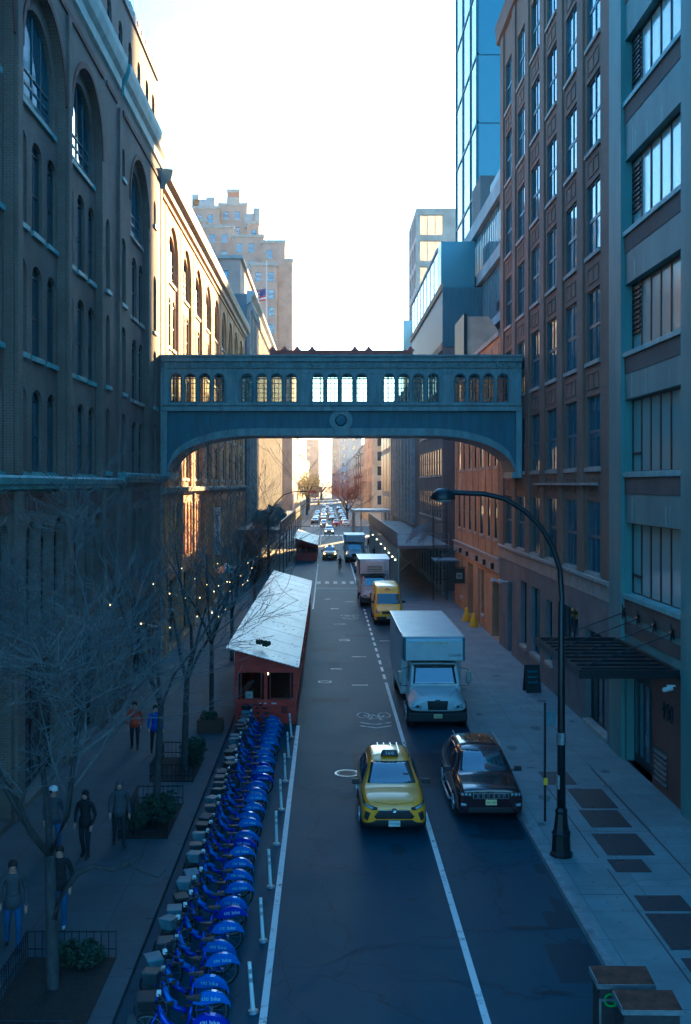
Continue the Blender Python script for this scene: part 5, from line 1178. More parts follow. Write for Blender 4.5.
# ------------------------------------------------------------------ bicycles
def bicycle(mats=('bike', 'bike_l'), bk='basket', hu='paper'):
    t = thing('rental_bicycle', '', 'bicycle')
    fb, pl = mats; r = .33
    for nm, x in (('wheel', .52), ('wheel', -.56)):
        m = MB(); m.torus((0, 0, 0), r-.02, .022, 'y', 22, 6); w_ = m.build(nm, 'black_r', t, loc=(x, 0, r), smooth=True)
        m = MB(); m.torus((0, 0, 0), r-.05, .008, 'y', 16, 4)
        for k in range(9): a = math.pi*2*k/9; m.tube([(0, .015, 0), ((r-.05)*math.cos(a), 0, (r-.05)*math.sin(a))], .003, 3)
        m.cyl((0, 0), -.03, .03, .03, n=6); m.build('spokes', 'steel', w_)
    m = MB(); m.tube([(-.36, 0, .80), (-.30, 0, .55), (-.12, 0, .36), (.08, 0, .30)], [.035, .05, .055, .05], 8); m.tube([(.08, 0, .3), (.16, 0, .60), (.20, 0, .80)], .026, 6); m.tube([(.08, 0, .30), (.52, .06, .33)], .018, 5); m.tube([(.17, 0, .62), (.52, -.06, .34)], .014, 5)
    m.tube([(-.36, 0, .82), (-.40, 0, .68), (-.56, .06, .33)], .022, 6); m.tube([(-.40, 0, .68), (-.56, -.06, .33)], .022, 6); m.build('frame', fb, t, smooth=True)
    m = MB(); m.tube([(-.33, 0, .72), (-.26, 0, .50), (-.10, 0, .42)], [.045, .062, .05], 8); m.build('front_panel', pl, t, smooth=True)
    # rear fender with side skirts
    m = MB(); prof = [(.52+.355*math.cos(a), r+.03+.31*math.sin(a)) for a in [math.pi*(i/12)*.98+.02 for i in range(13)]]
    low_ = [(.18, .44), (.34, .42), (.52, .45), (.70, .48), (.84, .44)]
    m.rings([[(x, y, z) for x, z in prof]+[(x, y, z) for x, z in low_] for y in (-.05, .05)]); rfd = m.build('rear_fender', pl, t, bevel=.015)
    for s in (-1, 1): text('citi bike', .11, 'paper', rfd, (.52, s*.054, .54), (R(90), 0, 0 if s < 0 else math.pi), 'fender_lettering', .002)
    m = MB(); m.torus((-.56, 0, r), .355, .028, 'y', 10, 4, R(20), R(115)); m.build('front_fender', 'black_p', t)
    m = MB(); m.tube([(.20, 0, .78), (.21, 0, .92)], .014, 6); m.hexa([(.10, -.03, .93), (.36, -.09, .93), (.36, .09, .93), (.10, .03, .93), (.10, -.025, .97), (.36, -.08, .99), (.36, .08, .99), (.10, .025, .97)]); m.build('saddle', 'black_p', t, bevel=.02)
    m = MB(); m.tube([(-.36, 0, .8), (-.37, 0, 1.02), (-.33, .12, 1.05), (-.24, .30, 1.04), (-.14, .32, 1.03)], .014, 6); m.tube([(-.37, 0, 1.02), (-.33, -.12, 1.05), (-.24, -.30, 1.04), (-.14, -.32, 1.03)], .014, 6); m.tube([(-.3, .1, 1.05), (-.5, .1, .95), (-.42, .05, .6)], .006, 4); m.tube([(-.3, -.1, 1.05), (-.48, -.1, .9), (-.2, -.05, .6)], .006, 4); P0 = (-.37, 0, 0); hb = link('handlebar', m.mesh('handlebar', 'black_p', P0), t, P0)
    for s in (-1, 1): m = MB(); m.box(-.16, -.08, s*.32-.03, s*.32+.03, 1.0, 1.06); link('grip', m.mesh('grip', 'black_r', P0), hb)
    m = MB(); m.box(-.40, -.32, -.04, .04, .99, 1.08); link('headset_unit', m.mesh('headset_unit', hu, P0), t, P0, bevel=.015)
    m = MB(); m.hexa([(-.68, -.13, .78), (-.44, -.13, .78), (-.44, .13, .78), (-.68, .13, .78), (-.74, -.18, 1.0), (-.42, -.18, 1.0), (-.42, .18, 1.0), (-.74, .18, 1.0)]); link('basket', m.mesh('basket', bk, P0), t, P0, bevel=.02)
    m = MB(); m.tube([(.08, -.09, .30), (.08, .09, .30)], .02, 6); m.tube([(.08, .09, .3), (.02, .1, .16)], .01, 4); m.tube([(.08, -.09, .3), (.14, -.1, .44)], .01, 4); m.box(-.03, .07, .08, .18, .14, .17); m.box(.09, .19, -.18, -.08, .43, .46); m.build('crank', 'black_p', t)
    return t
def dock():
    t = thing('bike_dock', '', 'bike dock'); m = MB(); m.box(-.10, .10, -.06, .06, .03, .50); m.build('post', 'dockm', t, bevel=.03)
    m = MB(); m.box(-.20, .14, -.37, .37, 0, .03); m.build('base_plate', 'steel', t)
    m = MB(); m.hexa([(-.1, -.06, .501), (.10, -.06, .501), (.10, .06, .501), (-.1, .06, .501), (-.06, -.05, .64), (.07, -.05, .58), (.07, .05, .58), (-.06, .05, .64)]); m.build('lock_head', 'dockm', t)
    return t
bp1 = bicycle(); bp2 = bicycle(('bike', 'bike'), 'black_p', 'paper'); bp3 = bicycle(('bike', 'bike_l'), 'dockm', 'steel'); dk = dock()
random.seed(11); n_b = 32
for i in range(n_b):
    y = 18.3+i*.76
    b = copy_tree(random.choice((bp1, bp2, bp3))); b.location = (-2.60+random.uniform(-.09, .09), y+random.uniform(-.06, .06), .0); b.rotation_euler = (R(random.uniform(-9, 9)), 0, R(random.uniform(-13, 13)))
    turn = R(random.gauss(0, 14))
    for ch in b.children:
        if ch.name.split('.')[0] in ('handlebar', 'headset_unit', 'basket'): ch.rotation_euler = (0, 0, turn)
    b['group'] = 'docked blue rental bicycles'; b['label'] = 'blue rental bicycle standing in the long docked row at the left kerb'
    if i == 0: b['label'] = 'nearest blue rental bicycle at the bottom edge of the docked row'
    if i == n_b-1: b['label'] = 'farthest blue rental bicycle, right in front of the red dining shed'
    d = copy_tree(dk); d.location = (-3.36, y, 0); d['group'] = 'docks of the bicycle row'; d['label'] = 'grey bicycle dock holding the front wheel of a blue bicycle in the row'
    if i == 0: d['label'] = 'nearest grey bicycle dock at the bottom edge'
for o in (bp1, bp2, bp3, dk):
    for ch in list(o.children_recursive): bpy.data.objects.remove(ch)
    bpy.data.objects.remove(o)
# cyclist on the road
cy = thing('bicycle', 'dark bicycle ridden towards the camera in the middle of the street', 'bicycle', (1.45, 118.4, 0))
for y in (-.52, .52): m = MB(); m.torus((0, y, .34), .32, .02, 'x', 18, 5); m.build('wheel', 'black_r', cy)
m = MB(); m.tube([(0, .52, .34), (0, .1, .3), (0, .2, .82)], .02); m.tube([(0, .1, .3), (0, -.4, .78), (0, -.52, .34)], .02); m.tube([(0, .18, .75), (0, -.38, .76)], .018); m.build('frame', 'black', cy)
m = MB(); m.tube([(0, -.4, .78), (0, -.4, 1.02)], .015); m.tube([(-.25, -.38, 1.03), (.25, -.38, 1.03)], .013); m.build('handlebar', 'black', cy); m = MB(); m.box(-.07, .07, .1, .32, .83, .88); m.build('saddle', 'black_p', cy, bevel=.02)
person('person in black riding a bicycle towards the camera', 1.45, 118.6, 0, 'cl_black', 'cl_dpants', seated=True, z0=.0)
# ------------------------------------------------------------------ flexible posts
for i in range(9):
    y = 19.67+i*3.05; x = -1.37
    p = thing('delineator_post', ('nearest ' if i == 0 else '')+'white flexible delineator post standing beside the left lane line', 'post', (x, y, 0), 0, 'white posts along the left lane line')
    if i == 8: p['label'] = 'white flexible delineator post closest to the red dining shed'
    p.rotation_euler = (R(random.uniform(-2, 2)), R(random.uniform(-5, 1)), 0)
    m = MB(); m.cyl((0, 0), .03, .92, .042, .036, 10); m.build('tube', 'paper', p, smooth=False)
    m = MB(); m.cyl((0, 0), 0, .04, .12, .09, 12); m.build('base', 'chrome_d', p)
    m = MB(); m.cyl((0, 0), .72, .80, .041, n=10); m.cyl((0, 0), .56, .64, .042, n=10); m.build('reflective_band', 'alu', p)
# ------------------------------------------------------------------ dining sheds
def shed(label, y0, y1, x0, x1, zl, zr_, cat='dining shed', mat='red', roofm='roof_w'):
    t = thing('dining_shed', label, cat, ((x0+x1)/2, (y0+y1)/2, 0), 0, 'roadside dining sheds')
    m = MB()
    m.box(x0, x1, y0, y0+.1, .1, 1.05); m.box(x0, x1, y1-.1, y1, .1, 2.2); m.box(x1-.08, x1, y0+.1, y1-.1, .1, .95); m.box(x0, x0+.08, y0+.1, y1-.1, .1, .95)
    m.build('panel_wall', mat, t, world=True)
    m = MB(); m.box(x0-.02, x1+.02, y0-.02, y1+.02, 0, .1); m.build('floor', 'wood', t, world=True)
    xm = (x0+x1)/2
    for x, y in [(x0+.05, y0+.05), (xm, y0+.05), (x1-.05, y0+.05)]+[(x1-.06, y0+2.4+k*2.4) for k in range(int((y1-y0)/2.4)-1)]+[(x0+.06, y0+4.8+k*4.8) for k in range(int((y1-y0)/4.8)-1)]:
        z = zl+(zr_-zl)*(x-x0)/(x1-x0)-.05; m = MB(); m.box(x-.07, x+.07, y-.06, y+.06, .95, z); m.build('post', mat, t, world=True)
    m = MB(); m.hexa([(x0, y0+.0, 2.15), (x1, y0, 2.15), (x1, y0+.1, 2.15), (x0, y0+.1, 2.15), (x0, y0, zl-.04), (x1, y0, zr_-.04), (x1, y0+.1, zr_-.04), (x0, y0+.1, zl-.04)])
    m.box(x1-.07, x1+.0, y0+.1, y1, 2.05, zr_-.04); m.build('header_board', mat, t, world=True)
    m = MB(); xa_, xb_ = x0-.35, x1+.12; n = 34
    za, zb_ = zl+.05, zr_-.03
    for k in range(n):
        a = xa_+(xb_-xa_)*k/n; b = xa_+(xb_-xa_)*(k+1)/n; z0 = za+(zb_-za)*k/n+(.012 if k % 2 else 0); z1 = za+(zb_-za)*(k+1)/n+(.012 if k % 2 else 0)
        m.hexa([(a, y0-.3, z0-.02), (b, y0-.3, z1-.02), (b, y1+.3, z1-.02), (a, y1+.3, z0-.02), (a, y0-.3, z0+.01), (b, y0-.3, z1+.01), (b, y1+.3, z1+.01), (a, y1+.3, z0+.01)])
    rf = m.build('roof', roofm, t, world=True)
    m = MB(); y = y0+2
    while y < y1: m.hexa([(xa_, y, za+.024), (xb_, y, zb_+.024), (xb_, y+.03, zb_+.024), (xa_, y+.03, za+.024), (xa_, y, za+.034), (xb_, y, zb_+.034), (xb_, y+.03, zb_+.034), (xa_, y+.03, za+.034)]); y += 2.9
    m.build('roof_seam', 'alu', rf, world=True)
    m = MB(); m.box(x0+.1, x0+.16, y0+.12, y1-.12, .96, 2.1); m.build('window', 'glass', t, world=True)
    m = MB()
    for a, b in ((x0+.2, xm-.15), (xm+.15, x1-.2)): m.box(a, b, y0+.02, y0+.06, 1.06, 1.12); m.box(a, a+.06, y0+.02, y0+.06, 1.12, 2.14); m.box(b-.06, b, y0+.02, y0+.06, 1.12, 2.14)
    m.build('window_frame', 'red_d', t, world=True)
    return t
sh = shed('long red wooden dining shed with pale sloping roof at the end of the bike row', 43.0, 80.6, -3.72, -1.25, 3.15, 2.42)
m = MB(); m.box(-3.3, -3.0, 42.9, 42.96, 1.12, 1.40); m.build('notice_frame', 'steel', sh, world=True)
for x in (-2.75, -2.55, -2.25, -2.15): m = MB(); m.box(x, x+.1, 42.96, 42.985, .88, .93); m.build('house_number', 'paper', sh, world=True)
m = MB(); m.box(-1.85, -1.6, 42.96, 42.985, .5, .8); m.build('vent_plate', 'red_d', sh, world=True)
m = MB(); m.ball((-2.45, 43.6, 2.0), .06, 8); m.build('lamp_bulb', 'bulb', sh, world=True)
for x, s, lb in ((-2.85, .17, 'left of two dark round lumps lying on the near edge of the pale shed roof'), (-2.55, .2, 'right of two dark round lumps lying on the near edge of the pale shed roof')):
    m = MB(); random.seed(int(s*100))
    for k in range(30): m.ball((random.uniform(-1, 1)*s*.7, random.uniform(-1, 1)*s*.7, random.uniform(0, s*.8)), s*.32, 5)
    tag(m.build('leaf_clump', 'leafy', loc=(x, 44.6, 3.0+(-x-2.5)*.25)), lb, 'leaf clump')
random.seed(6); m = MB()
for k in range(260):
    y = 43+random.random()**1.3*36; x = random.uniform(-4.0, -1.2); 
    if random.random() < .5: x = -4.0+abs(random.gauss(0, .7))
    if x > -1.2: continue
    z = 3.23+(x+4.07)*(-.81/2.94)+.02; s_ = random.uniform(.02, .07); a = random.uniform(0, 6.28); c_, d_ = math.cos(a)*s_, math.sin(a)*s_
    m.face((x-c_, y-d_, z), (x+d_, y-c_, z+.02), (x+c_, y+d_, z), (x-d_, y+c_, z+.015))
tag(m.build('roof_leaves', 'soil'), 'small dark leaves and twigs scattered over the long pale shed roof', 'leaves', kind='stuff')
shed('farther dining shed with whitish leaf strewn roof on the left', 134.5, 158, -3.9, -1.3, 2.95, 2.1)
random.seed(5); m = MB()
for k in range(500):
    x = random.uniform(-4.2, -1.3); y = random.uniform(134.5, 158); z = 3.06+(x+3.9)*(-.83/2.6); s = random.uniform(.05, .16)
    m.face((x-s, y-s, z), (x+s, y, z+.03), (x, y+s, z))
tag(m.build('roof_leaf_litter', 'leafy'), 'dark leaf litter strewn over the farther shed roof', 'leaves', kind='stuff')
# ------------------------------------------------------------------ trees
def tree(label, x, y, h, r, seed, spread=1.0, lean=(0, 0), lv=4, twigs=True, group='bare street trees on the left sidewalk', z0=.13, limbs=None, dens=1.0, fork=.38, tm='twig', nb=7):
    random.seed(seed); t = thing('bare_tree', label, 'tree', (x, y, z0), 0, group); tk = MB(); tw = MB()
    def branch(p, d, L, r0, lev):
        pts = [p]; rad = [r0]; n = 5 if lev < 3 else 3
        for i in range(n):
            d = (d+Vector((random.gauss(0, .13), random.gauss(0, .13), random.gauss(.05, .10)))).normalized(); p = p+d*L/n; pts.append(p); rad.append(r0*(1-.72*(i+1)/n))
        (tk if lev < 1 else tw).tube(pts, [max(q, .0042) for q in rad], 6 if lev < 2 else 4 if lev < 3 else 3, cap=lev < 2)
        if lev < 4:
            k = int((nb, 5, 4, 2.6)[lev]*dens+random.random()*1.2)
            for j in range(k):
                f = random.uniform(.25, 1); i = min(int(f*n), n-1); q = pts[i].lerp(pts[i+1], f*n-i)
                a = random.uniform(0, 6.28); e = random.uniform(.45, .95)*spread
                side = Vector((math.cos(a), math.sin(a), 0)); nd = (d*math.cos(e)+side*math.sin(e)).normalized()
                branch(q, nd, L*random.uniform(.45, .72), rad[i]*random.uniform(.45, .65), lev+1)
    # trunk
    pts = [Vector((0, 0, 0)), Vector((lean[0]*.1, lean[1]*.1, h*fork*.5)), Vector((lean[0]*.3, lean[1]*.3, h*fork))]
    tk.tube([(0, 0, -.05)]+[tuple(p) for p in pts], [r*1.3, r*1.02, r*.9, r*.78], 10)
    top = pts[-1]
    for j in range(4 if not limbs else limbs):
        a = 6.28*j/4+random.uniform(-.4, .4); d = Vector((math.cos(a)*.5*spread, math.sin(a)*.5*spread, 1)).normalized(); branch(top, d, h*(1-fork)*random.uniform(.75, 1), r*random.uniform(.45, .65), 0)
    tk.build('trunk', 'bark', t, smooth=True); tw.build('branches', tm, t)
    return t, tk
t1 = thing
near, tk = tree('nearest bare street tree with a crooked low limb reaching right', -5.25, 20.3, 7.4, .125, 21, 1.25, (-.3, .4), dens=1.4, fork=.34, nb=5)
m = MB(); m.tube([(0, 0, 1.35), (.25, 0, 1.95), (.5, -.05, 2.25), (.8, -.1, 2.38), (1.15, -.05, 2.3), (1.45, 0, 2.42), (1.7, .05, 2.55), (1.78, .1, 2.8)], [.075, .065, .06, .05, .042, .035, .028, .015], 7)
m.tube([(1.4, 0, 2.4), (1.7, .1, 2.2), (2.0, .1, 2.1), (2.15, .1, 2.25)], [.028, .02, .015, .008], 5); m.build('limb', 'bark', near, smooth=True)
tree('second bare street tree, rising from shrubs beside the docked bikes', -4.9, 30.4, 8.5, .11, 8, .9, (.4, .6), dens=.75)
tree('third bare street tree inside a low iron guard', -4.8, 35.7, 8.0, .12, 12, .9, (.2, .6), dens=.75)
tree('fourth bare street tree, left of the red dining shed', -4.9, 45, 7.5, .11, 31, .9, dens=.6)
tree('bare tree hung with bulbs halfway along the red shed', -5.2, 58, 7.0, .11, 33, .9, dens=.6)
tree('bare tree at the far end of the red shed', -5.2, 76, 7.0, .12, 35, 1.0, dens=.6)
tree('bare tree beyond the red shed under the farther left lamp', -5.2, 96, 7.0, .12, 37, 1.0, dens=.6)
def crown_tree(label, x, y, zc, rad, mat, seed, n=1500, s=.28, name='leafy_tree', tm='bark', squash=1.0):
    random.seed(seed); t = thing(name, label, 'tree', (x, y, .1)); m = MB()
    m.tube([(0, 0, 0), (.1, 0, zc*.5), (0, .1, zc)], [rad*.09, rad*.07, rad*.04], 8)
    for k in range(9): a = k*.7; m.tube([(0, 0, zc*.55), (rad*.35*math.cos(a), rad*.35*math.sin(a), zc), (rad*.7*math.cos(a), rad*.7*math.sin(a), zc+rad*.4*math.sin(k))], [rad*.04, rad*.025, rad*.01], 5)
    m.build('trunk', tm, t); c = MB()
    cl = [(random.gauss(0, .42)*rad, random.gauss(0, .42)*rad, zc+random.gauss(0, .38)*rad*squash, random.uniform(.25, .5)*rad) for _ in range(16)]
    for k in range(n):
        q = random.choice(cl); d = Vector((random.gauss(0, 1), random.gauss(0, 1), random.gauss(0, 1))).normalized()*q[3]*random.random()**.4
        p = Vector(q[:3])+d; a = Vector((random.gauss(0, 1), random.gauss(0, 1), random.gauss(0, 1))).normalized(); b = a.orthogonal().normalized(); e = s*random.uniform(.5, 1.3)
        c.face(p-a*e, p+b*e*.6, p+a*e, p-b*e*.6)
    c.build('crown', mat, t); return t
# russet tree with fine twigs
rt, _ = tree('large russet bare tree on the right just beyond the avenue', 5.0, 262, 11.5, .3, 51, 1.25, group=None, tm='twig_r', dens=1.35, fork=.25, nb=9)
for ch in rt.children: ch.scale = (1, 1, 1)
crown_tree('yellow green tree on the left far beyond the avenue', -6.2, 330, 9, 5, 'leaf_y', 61); crown_tree('farther yellow green tree on the left near the end of the street', -7, 400, 10, 6, 'leaf_y', 62); crown_tree('grey green tree closing the far end of the street', -3.5, 640, 8, 9, 'leafy', 63)
# shrubs in the tree pits
def shrub(label, x, y, rx, ry, h, seed, n=1400, mat='leafy', z0=.13, name='shrub', s=.05):
    random.seed(seed); c = MB()
    st_ = MB()
    for k in range(12): a = random.uniform(0, 6.28); st_.tube([(0, 0, 0), (rx*.7*math.cos(a), ry*.7*math.sin(a), h*.8)], .012, 4)
    lumps = [(random.uniform(-.7, .7)*rx, random.uniform(-.7, .7)*ry, random.uniform(.3, .75)*h, random.uniform(.25, .45)) for _ in range(11)]
    for k in range(n):
        q = random.choice(lumps); d = Vector((random.gauss(0, 1), random.gauss(0, 1), random.gauss(0, 1))).normalized()*q[3]*h*random.random()**.3
        p = Vector(q[:3])+d; p.z = max(p.z, .02); a = Vector((random.gauss(0, 1), random.gauss(0, 1), random.gauss(0, .6))).normalized(); b = a.orthogonal().normalized(); e = s*random.uniform(.6, 1.4)
        c.face(p-a*e, p+b*e*.6, p+a*e, p-b*e*.6)
    t = thing(name, label, 'shrub', (x, y, z0)); c.build('foliage', mat, t); st_.build('stem', 'bark', t); return t
def guard(label, x0, x1, y0, y1):
    t = thing('tree_guard', label, 'tree guard', ((x0+x1)/2, (y0+y1)/2, .13), 0, 'low iron tree guards'); m = MB()
    for a, b in (((x0, y0), (x1, y0)), ((x0, y1), (x1, y1)), ((x0, y0), (x0, y1))):
        for z in (.2, .55): m.tube([(*a, z+.13), (*b, z+.13)], .014, 5)
        n = int(math.dist(a, b)/.14)
        for k in range(n+1): f = k/n; m.tube([(a[0]+(b[0]-a[0])*f, a[1]+(b[1]-a[1])*f, .13), (a[0]+(b[0]-a[0])*f, a[1]+(b[1]-a[1])*f, .72)], .008, 4)
    m.build('railing', 'black', t, world=True)
    m = MB(); m.box(x0, x1, y0, y1, .1, .16); m.build('soil_bed', 'soil', t, world=True)
guard('low iron tree guard round the nearest tree', -6.1, -4.3, 18.0, 21.6); guard('low iron tree guard round the second tree', -5.7, -4.35, 28.9, 32.0); guard('low iron tree guard round the third tree', -5.75, -4.35, 34.4, 37.4)
shrub('dark shrub behind the trunk of the nearest tree', -4.95, 21.2, .5, .3, .5, 1); shrub('broad dark shrub at the foot of the second tree', -4.95, 30.0, .65, 1.0, .85, 2, 2600); shrub('rounded dark shrub inside the iron guard of the third tree', -4.65, 36.6, .35, .5, .9, 3)
# planter box near the shed
for x, y, lb in ((-4.55, 41.4, 'wooden planter box on the left sidewalk in front of the dining shed'),):
    t = thing('planter_box', lb, 'planter', (x, y, .13)); m = MB(); m.box(-.5, .5, -.3, .3, 0, .5); m.build('box', 'wood', t); m = MB(); m.box(-.45, .45, -.25, .25, .5, .51); m.build('soil', 'soil', t)
    shrub('small evergreen growing in the wooden planter box', x, y, .35, .2, .35, 9, 500, z0=.62)
# string lights
random.seed(17)
for i, (a, b, lb) in enumerate([((-8.6, 40, 5.6), (-4.9, 46, 4.6), 'nearest string of warm bulbs between the market wall and a bare tree'), ((-8.6, 50, 5.4), (-5.1, 58, 4.8), 'string of warm bulbs above the middle of the red shed'), ((-5.1, 46, 4.4), (-5.1, 58, 4.8), 'string of warm bulbs running along beside the shed roof'),
                                ((-8.6, 60, 5.4), (-5.2, 68, 4.2), 'string of warm bulbs sloping down from the sunlit warehouse wall'), ((-5.2, 60, 4.6), (-5.2, 76, 4.6), 'string of warm bulbs running to the far end of the red shed'), ((-8.6, 72, 5.2), (-5.2, 84, 4.4), 'farthest string of warm bulbs beyond the vertical banner')]):
    t = thing('string_lights', lb, 'string lights', a, 0, 'strings of bulbs over the left sidewalk'); m = MB(); pts = []
    for k in range(13): f = k/12; pts.append(tuple(a[j]+(b[j]-a[j])*f-(1.1*math.sin(math.pi*f) if j == 2 else 0) for j in range(3)))
    m.tube(pts, .008, 3); m.build('cable', 'black', t, world=True)
    for k in range(1, 13, 2 if i % 2 else 3):
        m = MB(); p = pts[k]; m.ball((p[0]+random.uniform(-.3, .3)*0, p[1], p[2]-.05), .03, 6); m.build('bulb', 'bulb', t, world=True)
# ------------------------------------------------------------------ street lamps
lp = thing('street_lamp', 'tall black street lamp with a long curved arm and dome head over the right kerb', 'street lamp', (6.1, 27.6, .13))
m = MB(); m.lathe([(.30, 0), (.30, .08), (.25, .12), (.23, .55), (.26, .6), (.20, .68), (.15, 1.1), (.17, 1.16), (.12, 1.25)], (0, 0, 0), 8); m.build('base', 'black', lp)
m = MB(); pts = [(0, 0, 1.2), (0, 0, 3), (0, 0, 6.6)]; rr = [.115, .10, .085]
pxs = [(562, 600), (560, 570), (553, 548), (541, 527), (525, 511), (505, 499), (485, 494), (462, 493), (446, 492)]
for px, py in pxs: pts.append(((px-327)*27.6/F-6.1, 0, H+(484-py)*27.6/F-.13)); rr.append(.07)
m.tube(pts, rr, 10); m.build('pole', 'black', lp, smooth=True)
hx = (443-327)*27.6/F-6.1; hz = H+(484-493)*27.6/F-.13
m = MB(); m.lathe([(.12, .12), (.2, .08), (.30, -.02), (.33, -.14), (.32, -.17), (.26, -.17), (.001, -.14)], (hx, 0, hz), 16); hd_ = m.build('lamp_head', 'frame_b', lp, smooth=True)
m = MB(); m.lathe([(.24, -.165), (.2, -.22), (.001, -.25)], (hx, 0, hz), 14); m.build('diffuser', 'lampglass', hd_, smooth=True)
m = MB(); m.cyl((0, 0), 2.9, 3.2, .13, n=10); m.box(-.12, -.06, -.1, .1, 1.75, 2.1); m.build('pole_collar', 'steel', lp)
ll = thing('street_lamp', 'thin farther street lamp with curved arm over the left kerb behind the bare trees', 'street lamp', (-4.5, 80.8, .13))
m = MB(); m.cyl((0, 0), 0, .9, .18, .12, 8); m.build('base', 'black', ll); m = MB()
m.tube([(0, 0, .8), (0, 0, 6.6), (.15, 0, 7.4), (.55, 0, 8.2), (1.2, 0, 8.85), (2.0, 0, 9.1), (3.1, 0, 9.12)], [.09, .075, .06, .05, .045, .04, .04], 8); m.build('pole', 'black', ll, smooth=True)
m = MB(); m.hexa([(2.95, -.12, 8.98), (3.75, -.14, 8.98), (3.75, .14, 8.98), (2.95, .12, 8.98), (3.0, -.08, 9.14), (3.65, -.1, 9.2), (3.65, .1, 9.2), (3.0, .08, 9.14)]); m.build('lamp_head', 'bridge_r', ll)
# traffic signals at the avenue
for x, lb, s in ((-4.9, 'traffic signal mast on the left corner before the avenue', 1), (6.4, 'traffic signal mast on the right corner before the avenue', -1)):
    t = thing('traffic_signal', lb, 'traffic light', (x, 199, .13), 0, 'signals at the avenue crossing'); m = MB(); m.cyl((0, 0), 0, 6.4, .12, .09, 8); m.tube([(0, 0, 5.6), (s*3.4, 0, 6.6)], .06, 6); m.build('mast', 'steel', t)
    for dx, z in ((s*3.3, 5.6), (0, 3.0)):
        m = MB(); m.box(dx-.18, dx+.18, -.35, -.12, z, z+1.0); hd = m.build('signal_head', 'yellow', t)
        for k, c in enumerate(('frame_b', 'frame_b', 'flag_r')): m = MB(); m.lathe([(.12, -.37), (.001, -.38)], (dx, 0, z+.18+.32*k), 10, 'y'); m.build('lens', c, hd)
# ------------------------------------------------------------------ right sidewalk furniture
def signpost(x, y, h, label):
    t = thing('sign_post', label, 'sign', (x, y, .13)); m = MB(); m.box(-.03, .03, -.03, .03, 0, h); m.build('pole', 'black', t); return t
t = signpost(6.25, 30.4, 3.4, 'dark parking sign post just behind the big street lamp')
m = MB(); m.box(.04, .30, -.02, .0, 2.75, 3.15); m.build('sign_plate', 'basket', t); m = MB(); m.box(-.05, .07, -.06, -.035, 1.05, 1.25); m.build('yellow_tag', 'yellow', t)
ab = thing('a_board', 'dark folding a board with pale blue chalk scribble against the grey wall', 'signboard', (9.55, 49.4, .13), .1)
for s in (-1, 1):
    m = MB(); m.hexa([(-.35, s*.32-.02, 0), (.35, s*.32-.02, 0), (.35, s*.32+.02, 0), (-.35, s*.32+.02, 0), (-.35, -.02+s*.03, 1.25), (.35, -.02+s*.03, 1.25), (.35, .02+s*.03, 1.25), (-.35, .02+s*.03, 1.25)]); p_ = m.build('panel', 'sign_dark', ab)
    if s < 0:
        m = MB(); random.seed(2)
        for r_ in range(3):
            pts = [(-.25+k*.05, -.345+(.95-r_*.24+.06*math.sin(k*2.3+r_))*.235, .95-r_*.24+.06*math.sin(k*2.3+r_)) for k in range(10)]; m.tube([(x, -.33+z*.235-.015, z) for x, _, z in pts], .012, 4)
        m.build('chalk_scribble', 'chalk', p_)
for x, y, lb in ((9.87, 74.9, 'bright yellow bell shaped pipe cover by the brick warehouse, farther one'), (9.95, 71.8, 'bright yellow bell shaped pipe cover by the brick warehouse, nearer one')):
    t = thing('pipe_cover', lb, 'pipe cover', (x, y, .13), 0, 'yellow pipe covers'); m = MB(); m.lathe([(.30, 0), (.32, .08), (.26, .3), (.2, .55), (.13, .68), (.15, .78), (.13, .9), (.05, .95), (.001, .95)], (0, 0, 0), 14); m.build('cover', 'yellow', t, smooth=True); m = MB(); m.cyl((0, 0), -.0, .03, .36, n=14); m.build('foot_flange', 'yellow', t)
t = thing('hanging_sign', 'square black sign with pale emblem hung from the brick warehouse wall', 'sign', (XR, 80, 2.9)); m = MB(); m.box(-.95, -.1, -.05, .05, -.6, .55); sg = m.build('board', 'sign_dark', t)
m = MB(); m.box(-.75, -.3, -.06, -.052, -.25, .2); e_ = m.build('emblem_panel', 'chrome_d', sg)
m = MB(); m.box(-.66, -.60, -.068, -.061, -.18, .13); m.box(-.46, -.40, -.068, -.061, -.18, .13); m.box(-.6, -.46, -.068, -.061, -.05, .01); m.build('emblem', 'sign_dark', e_); m = MB(); m.box(-1.0, 0, -.03, .03, .6, .66); m.build('bracket', 'black', t)
for x, y, z, lb in ((10.4, 63.6, 4.0, 'twin white flood lamp on the corner of the brick warehouse'), (10.35, 60.6, 4.2, 'white flood lamp above the grey door beside the brick warehouse')):
    t = thing('flood_lamp', lb, 'lamp', (x, y, z), 0, 'white flood lamps'); m = MB(); m.box(-.3, 0, -.04, .04, .0, .06); m.build('arm', 'paper', t)
    for d in (-.15, .15): m = MB(); m.lathe([(.05, 0), (.12, -.2), (.1, -.22)], (-.3, d, .05), 8, 'x'); m.build('shade', 'paper', t)
